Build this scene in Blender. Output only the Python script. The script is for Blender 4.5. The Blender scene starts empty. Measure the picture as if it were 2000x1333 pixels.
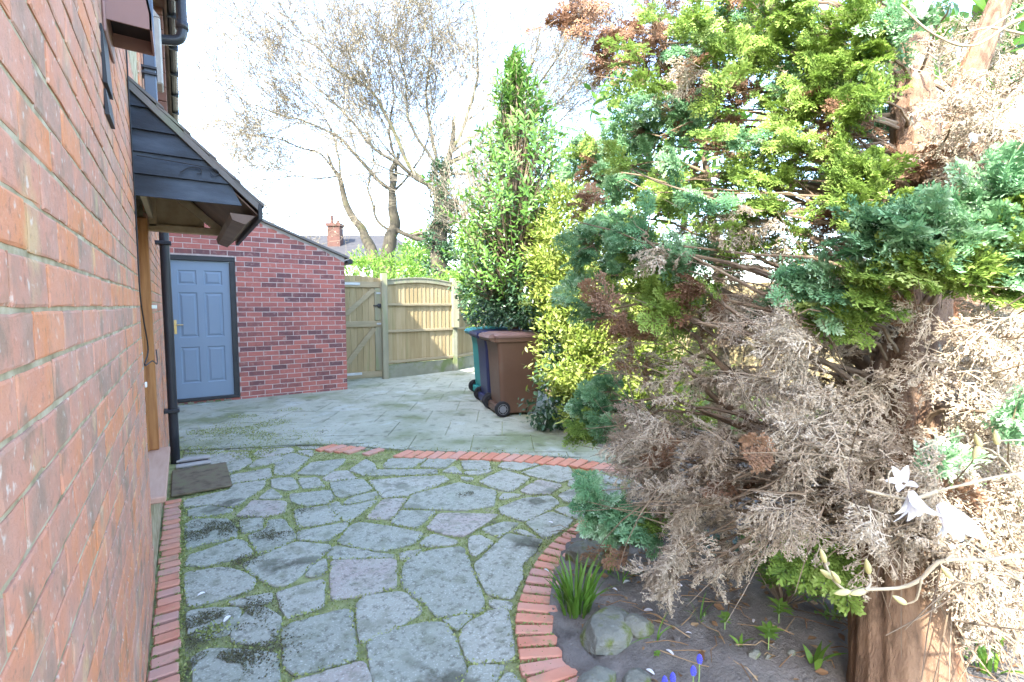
import bpy, math, random
import numpy as np
from mathutils import Vector, Matrix
random.seed(7); rng = np.random.default_rng(11)
SC = bpy.context.scene; COL = SC.collection

# ------------------------------------------------------------ camera, sky, sun, exposure
FPX = 950.0; CH = 1.42
TH = math.atan2(643, FPX); PT = math.atan(69/FPX)
F_ = np.array([math.sin(TH)*math.cos(PT), math.cos(TH)*math.cos(PT), -math.sin(PT)])
R_ = np.array([math.cos(TH), -math.sin(TH), 0.0]); U_ = np.cross(R_, F_)
cam = bpy.data.objects.new("camera", bpy.data.cameras.new("camera")); COL.objects.link(cam)
cam.matrix_world = Matrix(((R_[0], U_[0], -F_[0], 0), (R_[1], U_[1], -F_[1], 0), (R_[2], U_[2], -F_[2], CH), (0, 0, 0, 1)))
cam.data.sensor_width = 36; cam.data.lens = 36*FPX/2000
cam.data.clip_start = 0.02; cam.data.clip_end = 2000
SC.camera = cam

SUN_EL = math.radians(43); SUN_AZ = math.atan2(-.90, -.43)
w = bpy.data.worlds.new("World"); SC.world = w; w.use_nodes = True
wn = w.node_tree.nodes; wl = w.node_tree.links
bg = wn['Background']; sky = wn.new('ShaderNodeTexSky'); sky.sky_type = 'NISHITA'; sky.sun_disc = False
sky.sun_elevation = SUN_EL; sky.sun_rotation = SUN_AZ % (2*math.pi); sky.altitude = 50
sky.air_density = 1.0; sky.dust_density = 1.3; sky.ozone_density = 1.0
wl.new(sky.outputs[0], bg.inputs['Color']); bg.inputs['Strength'].default_value = 0.15
sd = bpy.data.lights.new("sun", 'SUN'); sd.energy = 2.0; sd.angle = math.radians(.5); sd.color = (1, .95, .86)
so = bpy.data.objects.new("sun", sd); COL.objects.link(so)
tosun = Vector((math.sin(SUN_AZ)*math.cos(SUN_EL), math.cos(SUN_AZ)*math.cos(SUN_EL), math.sin(SUN_EL)))
so.rotation_euler = tosun.to_track_quat('Z', 'Y').to_euler(); so.location = (-5, -3, 12)
SC.view_settings.view_transform = 'Standard'; SC.view_settings.look = 'None'
SC.view_settings.gamma = 1; SC.view_settings.use_curve_mapping = False
SC.view_settings.exposure = 3.6
SC.cycles.max_bounces = 8; SC.cycles.diffuse_bounces = 4; SC.cycles.transparent_max_bounces = 8

# ------------------------------------------------------------ helpers
def W(px, py, d):      # a photo pixel at a given depth -> world point (real distances)
    return np.array([0, 0, CH]) + (F_ + R_*(px-1000)/FPX + U_*(666.5-py)/FPX)*d
def G(px, py, z=0.0):
    r = F_ + R_*(px-1000)/FPX + U_*(666.5-py)/FPX
    return r*((z-CH)/r[2]) + np.array([0, 0, CH])
def unit(v):
    v = np.asarray(v, float); return v/np.maximum(np.linalg.norm(v, axis=-1, keepdims=True), 1e-9)

class Geo:
    def __init__(s): s.v = []; s.f = []; s.t = []; s.n = 0
    def add(s, v, faces, tone=.5):
        v = np.asarray(v, float).reshape(-1, 3); s.v.append(v)
        fl = faces if isinstance(faces, list) else [faces]
        for f in fl:
            f = np.asarray(f)
            if f.size: s.f.append(f+s.n)
        t = np.broadcast_to(np.asarray(tone, float), (len(v),)) if np.ndim(tone) < 2 else tone
        s.t.append(np.array(t)); s.n += len(v); return s
    def box(s, a, b, tone=.5, M=None, bev=0.0):
        a = np.array(a, float); b = np.array(b, float); lo = np.minimum(a, b); hi = np.maximum(a, b)
        if bev <= 0:
            v = np.array([[x, y, z] for x in (lo[0], hi[0]) for y in (lo[1], hi[1]) for z in (lo[2], hi[2])])
            f = np.array([[0, 1, 3, 2], [4, 6, 7, 5], [0, 4, 5, 1], [2, 3, 7, 6], [0, 2, 6, 4], [1, 5, 7, 3]])
            if M is not None: v = v@M[:3, :3].T+M[:3, 3]
            return s.add(v, f, tone)
        e = min(bev, .45*float((hi-lo).min())); v = []
        idx = {}
        for i in (0, 1):
            for j in (0, 1):
                for k in (0, 1):
                    c = np.array([(lo, hi)[i][0], (lo, hi)[j][1], (lo, hi)[k][2]])
                    sg = np.array([1-2*i, 1-2*j, 1-2*k])*e
                    for ax in range(3):
                        p = c+sg; p[ax] = c[ax]; idx[(i, j, k, ax)] = len(v); v.append(p)
        q = []; t3 = []
        for ax in range(3):
            o = [a_ for a_ in range(3) if a_ != ax]
            for sd_ in (0, 1):
                r = []
                for (p, q_) in ((0, 0), (1, 0), (1, 1), (0, 1)):
                    k = [0, 0, 0]; k[ax] = sd_; k[o[0]] = p; k[o[1]] = q_; r.append(idx[(*k, ax)])
                q.append(r)
        for ax in range(3):
            o = [a_ for a_ in range(3) if a_ != ax]
            for p in (0, 1):
                for q_ in (0, 1):
                    k0 = [0, 0, 0]; k0[o[0]] = p; k0[o[1]] = q_; k1 = list(k0); k1[ax] = 1
                    q.append([idx[(*k0, o[0])], idx[(*k1, o[0])], idx[(*k1, o[1])], idx[(*k0, o[1])]])
        for i in (0, 1):
            for j in (0, 1):
                for k in (0, 1): t3.append([idx[(i, j, k, a_)] for a_ in range(3)])
        v = np.array(v)
        if M is not None: v = v@M[:3, :3].T+M[:3, 3]
        return s.add(v, [np.array(q), np.array(t3)], tone)
    def prism(s, poly, depth_vec, tone=.5):        # closed prism of a planar polygon
        p = np.array(poly, float); n = len(p); v = np.vstack([p, p+np.array(depth_vec, float)])
        f = [np.array([list(range(n))]), np.array([list(range(2*n-1, n-1, -1))]),
             np.array([[i, (i+1) % n, (i+1) % n+n, i+n] for i in range(n)])]
        return s.add(v, f, tone)
    def tubes(s, P, R, n=6, tone=.5, cap=False):   # P (N,S,3)  R (N,S)
        P = np.asarray(P, float); R = np.asarray(R, float)
        if P.ndim == 2: P = P[None]; R = R[None]
        N, S, _ = P.shape
        T = np.empty_like(P); T[:, 1:-1] = P[:, 2:]-P[:, :-2]; T[:, 0] = P[:, 1]-P[:, 0]; T[:, -1] = P[:, -1]-P[:, -2]
        T = unit(T); ref = np.where(np.abs(unit(P[:, -1]-P[:, 0])[:, 2:3]) > .8, [[1., .13, 0]], [[0, .1, 1.]])[:, None, :]
        A = unit(np.cross(T, np.broadcast_to(ref, T.shape))); B = np.cross(T, A)
        an = np.arange(n)*2*np.pi/n
        V = P[:, :, None]+R[:, :, None, None]*(A[:, :, None]*np.cos(an)[:, None]+B[:, :, None]*np.sin(an)[:, None])
        j = np.arange(n); q = []
        base = (np.arange(N)[:, None, None]*S+np.arange(S-1)[None, :, None])*n
        q = np.stack([base+j, base+(j+1) % n, base+(j+1) % n+n, base+j+n], -1).reshape(-1, 4)
        fs = [q]
        if cap:
            b0 = (np.arange(N)*S*n)[:, None]; fs += [b0+j[::-1], b0+(S-1)*n+j]
        if np.ndim(tone) == 1: tone = np.repeat(tone, S*n)
        return s.add(V.reshape(-1, 3), fs, tone)
    def lathe(s, prof, c, axis='z', n=24, tone=.5):  # prof [(r,h)...]
        pr = np.array(prof, float); an = np.arange(n)*2*np.pi/n
        x = pr[:, 0:1]*np.cos(an); y = pr[:, 0:1]*np.sin(an); z = np.repeat(pr[:, 1:2], n, 1)
        V = np.stack({'z': [x, y, z], 'y': [x, z, y], 'x': [z, x, y]}[axis], -1)+np.array(c, float)
        m = len(pr); j = np.arange(n); b = (np.arange(m-1)*n)[:, None]
        q = np.stack([b+j, b+(j+1) % n, b+(j+1) % n+n, b+j+n], -1).reshape(-1, 4)
        return s.add(V.reshape(-1, 3), q, tone)
    def inst(s, tv, tf, ttone, pos, D, Nn, sc, tone=None):   # place a template many times: x along D, z along Nn
        tv = np.asarray(tv, float); pos = np.asarray(pos, float); n = len(pos)
        D = unit(D); S_ = unit(np.cross(Nn, D)); N2 = np.cross(D, S_)
        sc = np.broadcast_to(np.asarray(sc, float), (n,))
        V = pos[:, None]+sc[:, None, None]*(tv[None, :, 0:1]*D[:, None]+tv[None, :, 1:2]*S_[:, None]+tv[None, :, 2:3]*N2[:, None])
        m = len(tv); fs = []
        for f in (tf if isinstance(tf, list) else [tf]):
            f = np.asarray(f); fs.append((f[None]+(np.arange(n)*m)[:, None, None]).reshape(-1, f.shape[1]))
        t = np.broadcast_to(np.asarray(ttone, float)[None], (n, m)) if tone is None else np.asarray(ttone)[None]+np.asarray(tone)[:, None]
        return s.add(V.reshape(-1, 3), fs, t.reshape(-1))
    def build(s, name, mat, parent=None, smooth=False, loc=None):
        v = np.vstack(s.v); me = bpy.data.meshes.new(name)
        if loc is not None: v = v-np.array(loc, float)
        elif parent is not None: v = v-np.array(parent_loc(parent))
        me.vertices.add(len(v)); me.vertices.foreach_set('co', v.astype(np.float32).ravel())
        li = np.concatenate([f.ravel() for f in s.f]); tot = np.concatenate([np.full(len(f), f.shape[1]) for f in s.f])
        st = np.concatenate([[0], np.cumsum(tot)[:-1]])
        me.loops.add(len(li)); me.loops.foreach_set('vertex_index', li.astype(np.int32))
        me.polygons.add(len(tot)); me.polygons.foreach_set('loop_start', st.astype(np.int32)); me.polygons.foreach_set('loop_total', tot.astype(np.int32))
        me.polygons.foreach_set('use_smooth', np.full(len(tot), smooth))
        a = me.attributes.new('tone', 'FLOAT', 'POINT'); a.data.foreach_set('value', np.concatenate(s.t).astype(np.float32))
        me.update(calc_edges=True); me.validate()
        if not (len(tot) > 20000):
            import bmesh
            bm = bmesh.new(); bm.from_mesh(me)
            if len(bm.faces) < 3000: bmesh.ops.recalc_face_normals(bm, faces=bm.faces)
            bm.to_mesh(me); bm.free()
        if mat: me.materials.append(mat)
        o = bpy.data.objects.new(name, me); COL.objects.link(o)
        if loc is not None: o.location = loc
        if parent is not None: o.parent = parent
        return o
def parent_loc(o):
    l = np.zeros(3)
    while o is not None: l = l+np.array(o.location); o = o.parent
    return l
def tag(o, label, cat, group=None):
    o['label'] = label; o['category'] = cat
    if group: o['group'] = group
    return o
def kind(o, k='structure'): o['kind'] = k; return o
def thing(name, label, cat, loc=(0, 0, 0), group=None):
    o = bpy.data.objects.new(name, None); o.empty_display_size = .2; COL.objects.link(o); o.location = loc
    return tag(o, label, cat, group)
def copy_tree(o, parent=None):
    c = o.copy(); COL.objects.link(c)
    if parent: c.parent = parent
    for ch in list(o.children): copy_tree(ch, c)
    return c

# ------------------------------------------------------------ materials
def mat(name, cols, scale=6, rough=.85, bump=.3, bscale=60, attr=None, spots=(), stretch=(1, 1, 1), trans=0, spec=.3, metal=0, detail=6, bdist=.003, coat=0, lo=.3, hi=.7):
    m = bpy.data.materials.new(name); m.use_nodes = True; N = m.node_tree.nodes; L = m.node_tree.links
    b = N['Principled BSDF']; b.inputs['Roughness'].default_value = rough; b.inputs['Metallic'].default_value = metal
    b.inputs['Specular IOR Level'].default_value = spec
    if coat: b.inputs['Coat Weight'].default_value = coat
    tc = N.new('ShaderNodeTexCoord'); mp = N.new('ShaderNodeMapping'); mp.inputs['Scale'].default_value = stretch
    L.new(tc.outputs['Object'], mp.inputs['Vector'])
    def noise(sc, det=detail, rg=.55):
        n = N.new('ShaderNodeTexNoise'); n.inputs['Scale'].default_value = sc; n.inputs['Detail'].default_value = det
        n.inputs['Roughness'].default_value = rg; L.new(mp.outputs[0], n.inputs['Vector']); return n.outputs['Fac']
    def mth(op, a, c):
        n = N.new('ShaderNodeMath'); n.operation = op
        for i, x in enumerate((a, c)):
            if isinstance(x, (int, float)): n.inputs[i].default_value = x
            else: L.new(x, n.inputs[i])
        return n.outputs[0]
    f = noise(scale)
    mr = N.new('ShaderNodeMapRange'); mr.inputs['From Min'].default_value = lo; mr.inputs['From Max'].default_value = hi; L.new(f, mr.inputs['Value']); f = mr.outputs[0]
    if attr is not None:
        at = N.new('ShaderNodeAttribute'); at.attribute_name = 'tone'
        f = mth('ADD', mth('MULTIPLY', at.outputs['Fac'], attr), mth('MULTIPLY', f, 1-attr))
    rp = N.new('ShaderNodeValToRGB'); L.new(f, rp.inputs['Fac'])
    el = rp.color_ramp.elements
    for i, c in enumerate(cols):
        p = i/max(1, len(cols)-1)
        e = el[0] if i == 0 else (el[len(el)-1] if i == len(cols)-1 else el.new(p))
        e.position = p; e.color = (*c, 1)
    if len(cols) == 1: el[len(el)-1].color = (*cols[0], 1)
    out = rp.outputs['Color']
    for (c, sc, a, z, st) in spots:
        n = noise(sc); r = N.new('ShaderNodeMapRange'); r.inputs['From Min'].default_value = a; r.inputs['From Max'].default_value = z
        L.new(n, r.inputs['Value']); mx = N.new('ShaderNodeMix'); mx.data_type = 'RGBA'
        L.new(mth('MULTIPLY', r.outputs[0], st), mx.inputs['Factor']); L.new(out, mx.inputs['A']); mx.inputs['B'].default_value = (*c, 1); out = mx.outputs['Result']
    L.new(out, b.inputs['Base Color'])
    if bump:
        bn = noise(bscale, 8, .65); bp = N.new('ShaderNodeBump'); bp.inputs['Strength'].default_value = bump; bp.inputs['Distance'].default_value = bdist
        L.new(bn, bp.inputs['Height']); L.new(bp.outputs[0], b.inputs['Normal'])
    if trans:
        t = N.new('ShaderNodeBsdfTranslucent'); L.new(out, t.inputs['Color']); mxs = N.new('ShaderNodeMixShader'); mxs.inputs[0].default_value = trans
        L.new(b.outputs[0], mxs.inputs[1]); L.new(t.outputs[0], mxs.inputs[2]); L.new(mxs.outputs[0], N['Material Output'].inputs['Surface'])
    return m
M = {}
M['house_brick'] = mat('house_brick', [(.58, .20, .075), (.62, .25, .12), (.58, .25, .15), (.52, .25, .17), (.42, .24, .17), (.28, .19, .14)], 11, .85, 1.0, 90, attr=.6,
    spots=[((.20, .165, .11), 8, .55, .66, .65), ((.60, .46, .22), 6.5, .58, .70, .5), ((.20, .13, .09), 70, .56, .68, .45), ((.70, .62, .52), 50, .60, .70, .6), ((.60, .36, .28), 3, .5, .7, .5)], stretch=(1, 1, .85), bdist=.003)
M['mortar'] = mat('mortar', [(.20, .16, .085), (.40, .33, .21), (.56, .48, .35)], 14, .95, .8, 90, spots=[((.2, .17, .1), 6, .55, .7, .6)])
M['garage_brick'] = mat('garage_brick', [(.42, .135, .10), (.40, .135, .11), (.35, .12, .10), (.29, .105, .09), (.17, .075, .075), (.12, .065, .07)], 12, .8, .6, 90, attr=.8, spots=[((.48, .30, .26), 14, .56, .72, .5), ((.10, .06, .05), 5, .6, .72, .4), ((.55, .5, .45), 40, .68, .76, .6)])
M['mortar_pale'] = mat('mortar_pale', [(.42, .33, .30), (.55, .46, .42)], 10, .95, .5, 80)
M['render'] = mat('cement_fillet', [(.30, .28, .26), (.40, .37, .34)], 12, .95, .5, 60)
M['edge_brick'] = mat('edging_brick', [(.46, .165, .10), (.55, .24, .155), (.52, .27, .20), (.42, .24, .20)], 8, .85, .5, 110, attr=.7, spots=[((.25, .2, .13), 7, .58, .72, .6), ((.2, .24, .08), 16, .62, .72, .5)])
M['stone'] = mat('paving_stone', [(.25, .265, .215), (.32, .325, .265), (.37, .36, .30), (.36, .29, .26)], 5, .95, 1.0, 55, attr=.75,
    spots=[((.09, .085, .06), 38, .52, .64, .55), ((.52, .52, .46), 100, .56, .68, .8), ((.13, .14, .08), 9, .52, .66, .5), ((.055, .05, .03), 2.0, .60, .66, .9), ((.33, .35, .27), 4, .56, .70, .6)], bdist=.006)
M['slab'] = mat('far_slabs', [(.26, .28, .21), (.33, .34, .265), (.40, .40, .33)], 2.2, .9, .6, 50, attr=.25,
    spots=[((.11, .14, .045), 1.1, .50, .64, .75), ((.42, .44, .40), 1.9, .56, .68, .6), ((.08, .085, .05), 7, .56, .68, .55), ((.10, .10, .07), 40, .58, .7, .4)])
M['moss'] = mat('moss_joint', [(.14, .14, .08), (.24, .26, .11), (.34, .36, .16), (.27, .24, .17)], 9, 1, 1, 140, bdist=.01)
M['moss_leaf'] = mat('moss_leaf', [(.15, .17, .06), (.28, .32, .10), (.44, .46, .20)], 20, .9, 0, attr=.8, trans=.25)
M['soil'] = mat('soil', [(.12, .105, .092), (.20, .178, .155), (.28, .25, .22)], 7, 1, 1, 60, spots=[((.22, .2, .18), 50, .66, .78, .6)], bdist=.02)
M['ground'] = mat('ground', [(.06, .06, .04), (.10, .10, .06)], 1, 1, .5, 20)
M['rock'] = mat('rock', [(.13, .13, .105), (.19, .19, .155), (.25, .24, .20)], 6, .95, 1, 45, spots=[((.12, .14, .035), 9, .50, .60, .9), ((.30, .30, .27), 30, .6, .7, .5)], bdist=.012)
M['door_blue'] = mat('door_blue', [(.175, .235, .31), (.19, .25, .325)], 3, .45, .15, 30, spots=[((.13, .16, .19), 9, .66, .8, .3)], stretch=(1, 1, .4))
M['black'] = mat('black_paint', [(.02, .022, .025), (.035, .036, .04)], 6, .5, .2, 60)
M['rubber'] = mat('rubber', [(.018, .018, .02)], 6, .8, .2, 80)
M['black_plastic'] = mat('black_plastic', [(.022, .024, .03), (.035, .037, .045)], 5, .35, .1, 50)
M['blue_plastic'] = mat('slate_blue_plastic', [(.07, .09, .13), (.10, .125, .17)], 5, .35, .1, 50)
M['brown_plastic'] = mat('brown_vent_plastic', [(.24, .135, .115), (.28, .16, .14)], 5, .5, .1, 50)
M['opening_shade'] = mat('painted_opening_shade', [(.02, .013, .011)], 5, .8, 0)  # near-black colour that paints the shade inside openings
M['clad'] = mat('stained_board_sheen', [(.008, .009, .013), (.014, .018, .025), (.030, .040, .056), (.055, .068, .088)], 5, .4, .4, 60, stretch=(.6, .6, 2.2))  # paler blue streaks paint the sheen of the boards into the stain colour
M['tan_wood'] = mat('bare_timber', [(.34, .24, .14), (.45, .34, .21)], 5, .75, .3, 60, stretch=(3, .4, 3))
M['soffit'] = mat('soffit_brown', [(.10, .065, .05), (.20, .14, .11)], 4, .7, .3, 30)
M['tile'] = mat('roof_tile', [(.09, .085, .08), (.15, .14, .13), (.20, .17, .15)], 5, .9, .5, 60, attr=.4, spots=[((.2, .22, .14), 9, .6, .7, .5)])
M['orange_wood'] = mat('orange_timber', [(.24, .09, .03), (.33, .14, .045), (.40, .18, .065)], 9, .5, .3, 60, stretch=(6, 6, .5))
M['sill'] = mat('sill_timber', [(.42, .24, .17), (.50, .31, .23)], 8, .6, .3, 60, stretch=(5, .6, 5))
M['mat'] = mat('doormat', [(.09, .07, .045), (.17, .135, .09), (.17, .165, .09)], 12, 1, 1, 250, bdist=.006)
M['fence_wood'] = mat('fence_wood', [(.22, .165, .08), (.30, .235, .125), (.37, .295, .175)], 5, .85, .4, 60, attr=.55, stretch=(4, 4, .5), spots=[((.20, .20, .09), 2.2, .55, .72, .5)])
M['fence_rail'] = mat('fence_rail', [(.24, .20, .12), (.32, .27, .17)], 5, .85, .3, 60, stretch=(.6, .6, 4))
M['post_wood'] = mat('post_wood', [(.20, .19, .13), (.28, .265, .185)], 4, .9, .4, 60, stretch=(3, 3, .5), spots=[((.17, .22, .09), 3, .5, .7, .6)])
M['concrete'] = mat('mossy_concrete', [(.16, .17, .12), (.24, .24, .18)], 4, .95, .6, 60, spots=[((.12, .16, .05), 3, .48, .62, .8)])
M['metal'] = mat('galvanised', [(.45, .48, .5), (.6, .62, .64)], 8, .4, .1, 50, metal=.6)
M['brass'] = mat('brass', [(.5, .36, .14), (.62, .47, .22)], 8, .35, .1, 50, metal=.7)
M['white'] = mat('white_plastic', [(.7, .7, .68)], 8, .5, .1, 50)
M['bin_brown'] = mat('brown_bin', [(.105, .058, .038), (.135, .078, .052)], 2.5, .42, .12, 60, spots=[((.18, .14, .10), 3, .55, .75, .4)])
M['bin_lid'] = mat('brown_lid', [(.17, .095, .08), (.24, .15, .13)], 3, .42, .12, 60)
M['bin_navy'] = mat('navy_bin', [(.022, .026, .075), (.03, .035, .10)], 2.5, .4, .12, 60)
M['bin_teal'] = mat('teal_bin', [(.02, .20, .19), (.03, .26, .245)], 2.5, .42, .12, 60)
M['bin_teal_lid'] = mat('teal_lid', [(.04, .24, .27), (.06, .30, .33)], 2.5, .42, .12, 60)
M['grey_hub'] = mat('hub', [(.22, .23, .25)], 5, .5, 0)
M['cyp_bark'] = mat('conifer_bark', [(.07, .045, .03), (.155, .095, .06), (.23, .145, .09), (.29, .20, .135)], 7, .95, 1, 40, attr=.35, stretch=(3, 3, .6), spots=[((.06, .035, .02), 9, .54, .64, .6), ((.36, .43, .37), 3.2, .62, .68, .8), ((.42, .15, .05), 1.6, .58, .7, .6)], bdist=.012)
M['limb_bark'] = mat('limb_bark', [(.09, .065, .045), (.17, .125, .085), (.25, .19, .125)], 14, .95, .6, 60, attr=.3)
M['bare_bark'] = mat('bare_bark', [(.045, .04, .028), (.08, .07, .05), (.10, .10, .04)], 3, .95, .6, 30, attr=.3, bdist=.01)
M['pale_twig'] = mat('pale_twig', [(.10, .085, .06), (.17, .145, .105), (.26, .22, .16)], 3, .9, 0, attr=.6)
M['bud'] = mat('spring_buds', [(.40, .32, .18), (.50, .42, .26), (.44, .35, .25)], 3, .9, 0, attr=.8, trans=.4)
M['dead'] = mat('dead_spray', [(.30, .245, .175), (.47, .395, .30), (.58, .50, .39)], 5, .95, 0, attr=.75, trans=.15)
M['rust'] = mat('rusty_spray', [(.12, .06, .035), (.23, .13, .075), (.33, .21, .14)], 5, .95, 0, attr=.7, trans=.2)
M['cyp'] = mat('cypress_green', [(.045, .085, .02), (.12, .20, .035), (.25, .36, .07), (.42, .52, .18)], 5, .75, 0, attr=.85, trans=.35)
M['cyp_blue'] = mat('cypress_blue', [(.02, .065, .03), (.075, .19, .075), (.20, .36, .18), (.50, .62, .45)], 5, .75, 0, attr=.85, trans=.25)
M['laurel'] = mat('laurel_leaf', [(.03, .08, .015), (.065, .15, .025), (.12, .24, .04), (.20, .32, .07)], 4, .32, 0, attr=.75, trans=.3, spec=.5)
M['ivy'] = mat('ivy_leaf', [(.018, .05, .025), (.035, .085, .04), (.07, .14, .06), (.12, .20, .09)], 4, .35, 0, attr=.75, trans=.2, spec=.5)
M['privet'] = mat('golden_leaf', [(.07, .12, .015), (.17, .24, .035), (.30, .36, .075), (.42, .45, .15)], 4, .4, 0, attr=.75, trans=.35, spec=.4)
M['bright'] = mat('spring_leaf', [(.10, .20, .03), (.18, .32, .05), (.28, .40, .09)], 4, .5, 0, attr=.75, trans=.4)
M['blade'] = mat('blade_leaf', [(.06, .14, .02), (.12, .24, .035), (.22, .33, .06)], 12, .4, 0, attr=.7, trans=.35)
M['dry'] = mat('dry_leaf', [(.14, .075, .04), (.27, .16, .08), (.38, .27, .15)], 6, .9, 0, attr=.8, trans=.15)
M['petal'] = mat('white_petal', [(.78, .74, .76), (.84, .83, .82)], 5, .6, 0, attr=.5, trans=.3)
M['magbark'] = mat('magnolia_bark', [(.30, .25, .17), (.42, .35, .24)], 20, .8, .4, 80)
M['magbud'] = mat('magnolia_bud', [(.36, .32, .13), (.50, .45, .22)], 20, .8, .2, 80)
M['muscari'] = mat('muscari_blue', [(.06, .07, .45), (.12, .12, .65)], 20, .6, 0)
M['stem'] = mat('green_stem', [(.20, .30, .08), (.28, .38, .14)], 20, .6, 0)
M['slate'] = mat('far_roof', [(.028, .027, .029), (.042, .04, .04)], 4, .9, .4, 20, spots=[((.055, .05, .045), 1.2, .5, .7, .5)])
M['far_brick'] = mat('far_brick', [(.13, .065, .05), (.18, .095, .07)], 6, .9, .3, 20)
M['far_chimney'] = mat('chimney_brick', [(.06, .03, .022), (.09, .045, .035)], 6, .9, .3, 20)
M['far_render'] = mat('far_render', [(.55, .53, .48), (.62, .60, .55)], 2, .9, .1, 20)
M['glass'] = mat('window_glass', [(.05, .07, .09)], 2, .1, 0, spec=.8)
M['grass'] = mat('grass_ground', [(.06, .10, .02), (.11, .17, .035)], 4, 1, .8, 60)
M['cable'] = mat('cable', [(.02, .02, .022)], 4, .5, 0)

# ------------------------------------------------------------ bricks
def brick_grid(L_, H_, seed):
    us = np.array([0, 0, .004, L_*.25, L_*.5, L_*.75, L_-.004, L_, L_]); vs = np.array([0, 0, .004, H_*.5, H_-.004, H_, H_])
    nu, nv = len(us), len(vs)
    Ug, Vg = np.meshgrid(us, vs, indexing='ij'); D = np.zeros_like(Ug)
    D[:] = 0; D[1, :] = D[-2, :] = -.0014; D[:, 1] = D[:, -2] = -.0014; D[0, :] = D[-1, :] = -.02; D[:, 0] = D[:, -1] = -.02
    i, j = np.meshgrid(np.arange(nu-1), np.arange(nv-1), indexing='ij'); b = (i*nv+j).ravel()
    return Ug.ravel(), Vg.ravel(), D.ravel(), np.stack([b, b+nv, b+nv+1, b+1], -1)
def brick_panel(geo, O, u, n, L_, H_, bl, bh, j=.010, z0=0, u0=0, clip=None, rough=.0005, off=0):
    O = np.array(O, float); u = np.array(u, float); n = np.array(n, float); up = np.array([0, 0, 1.])
    r = 0; z = z0
    while z < H_:
        x = u0-(bl+j)*(.5 if (r+off) % 2 else 0)
        while x < L_:
            a, b = max(x, u0), min(x+bl, L_)
            x += bl+j
            segs = [(a, b)]
            if clip: segs = clip(a, b, z, z+bh)
            t = rng.random(); dz = rng.normal(0, .0009); dd = rng.normal(0, .0006); tilt = rng.normal(0, .001)
            for (p, q) in segs:
                if q-p < .02: continue
                Ug, Vg, D, f = brick_grid(q-p, bh, 0)
                inner = D > -.01
                D = D+np.where(inner, rng.normal(0, rough, D.shape)+dd, 0)
                jit = rng.normal(0, .0007, (2, len(D)))
                V = O+np.outer(p+Ug+jit[0], u)+np.outer(z+dz+Vg+jit[1]+tilt*(Ug/bl-.5), up)+np.outer(D, n)
                geo.add(V, f, np.clip(t, 0, 1))
        z += bh+j; r += 1

WX = -.17
house = thing('brick_house', 'red brick house wall filling the left edge with a porch canopy and downpipe', 'house', (WX, 1.5, 0))
HX = -7.6; YC = -.5
# near wall in real bricks, the rest of the house as a solid body behind
g = Geo(); brick_panel(g, (WX, YC, -.012), (0, 1, 0), (1, 0, 0), 3.0-YC, 3.98, .196, .0668, j=.0085)
g.build('brick_face', M['house_brick'], house)
g = Geo(); brick_panel(g, (WX, 4.12, -.05), (0, 1, 0), (1, 0, 0), 4.16, 5.1, .205, .065)
g.build('brick_face', M['house_brick'], house)
g = Geo()
g.box((WX-.3, YC, -.05), (WX-.0030, 2.995, 4.1)); g.box((WX-.3, 4.125, -.05), (WX-.0042, 8.4, 5.1)); g.box((WX-.3, 2.995, 2.12), (WX-.0095, 4.125, 5.1))
g.box((WX-.3, 2.995, -.05), (WX-.003, 4.125, .40))
g.build('wall_core', M['mortar'], house)
g = Geo(); brick_panel(g, (WX-.005, 2.995, 2.13), (0, 1, 0), (1, 0, 0), 1.13, .6, .195, .065)
g.build('brick_face', M['house_brick'], house)
g = Geo(); g.box((HX, YC, -.05), (WX-.3, 2.9, 4.1)); g.box((HX, 2.901, -.05), (WX-.3, 12, 5.1)); g.build('wall_body', M['far_brick'], house)  # first box: unseen near wing, kept low so the sun clears it
g = Geo(); xr = (HX+WX)/2
g.prism([(WX+.22, 2.95, 5.0), (WX+.22, 2.95, 5.1), (xr, 2.95, 7.0), (HX-.2, 2.95, 5.1), (HX-.2, 2.95, 5.0)], (0, 9.1, 0)); g.prism([(WX+.04, YC-.05, 4.0), (WX+.04, YC-.05, 4.1), (xr, YC-.05, 5.6), (HX-.2, YC-.05, 4.1), (HX-.2, YC-.05, 4.0)], (0, 3.498, 0))  # second prism: unseen near roof, shaped low to let sun reach the conifer
roof = g.build('roof', M['tile'], house)
g = Geo(); g.box((WX, 3.1, 4.93), (WX+.14, 12, 4.995)); g.box((WX+.14, 3.1, 4.9), (WX+.165, 12, 5.05)); g.build('eaves_board', M['soffit'], roof)
g = Geo(); g.tubes(np.array([[WX+.21, y, 4.98] for y in np.linspace(3.1, 12, 12)]), np.full(12, .055), 12, cap=True)
for y in np.arange(3.8, 12, .9): g.box((WX+.15, y, 4.9), (WX+.27, y+.03, 5.03))
g.build('gutter', M['black_plastic'], roof)
# upper cladding strip with tile joints under the eaves beyond the canopy
g = Geo()
for k, zz in enumerate(np.arange(3.2, 4.9, .165)): g.box((WX+.005, 7.3, zz), (WX+.12, 7.62, zz+.157), tone=rng.random(), bev=.006)
g.build('tile_verge', M['far_brick'], house)
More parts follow.
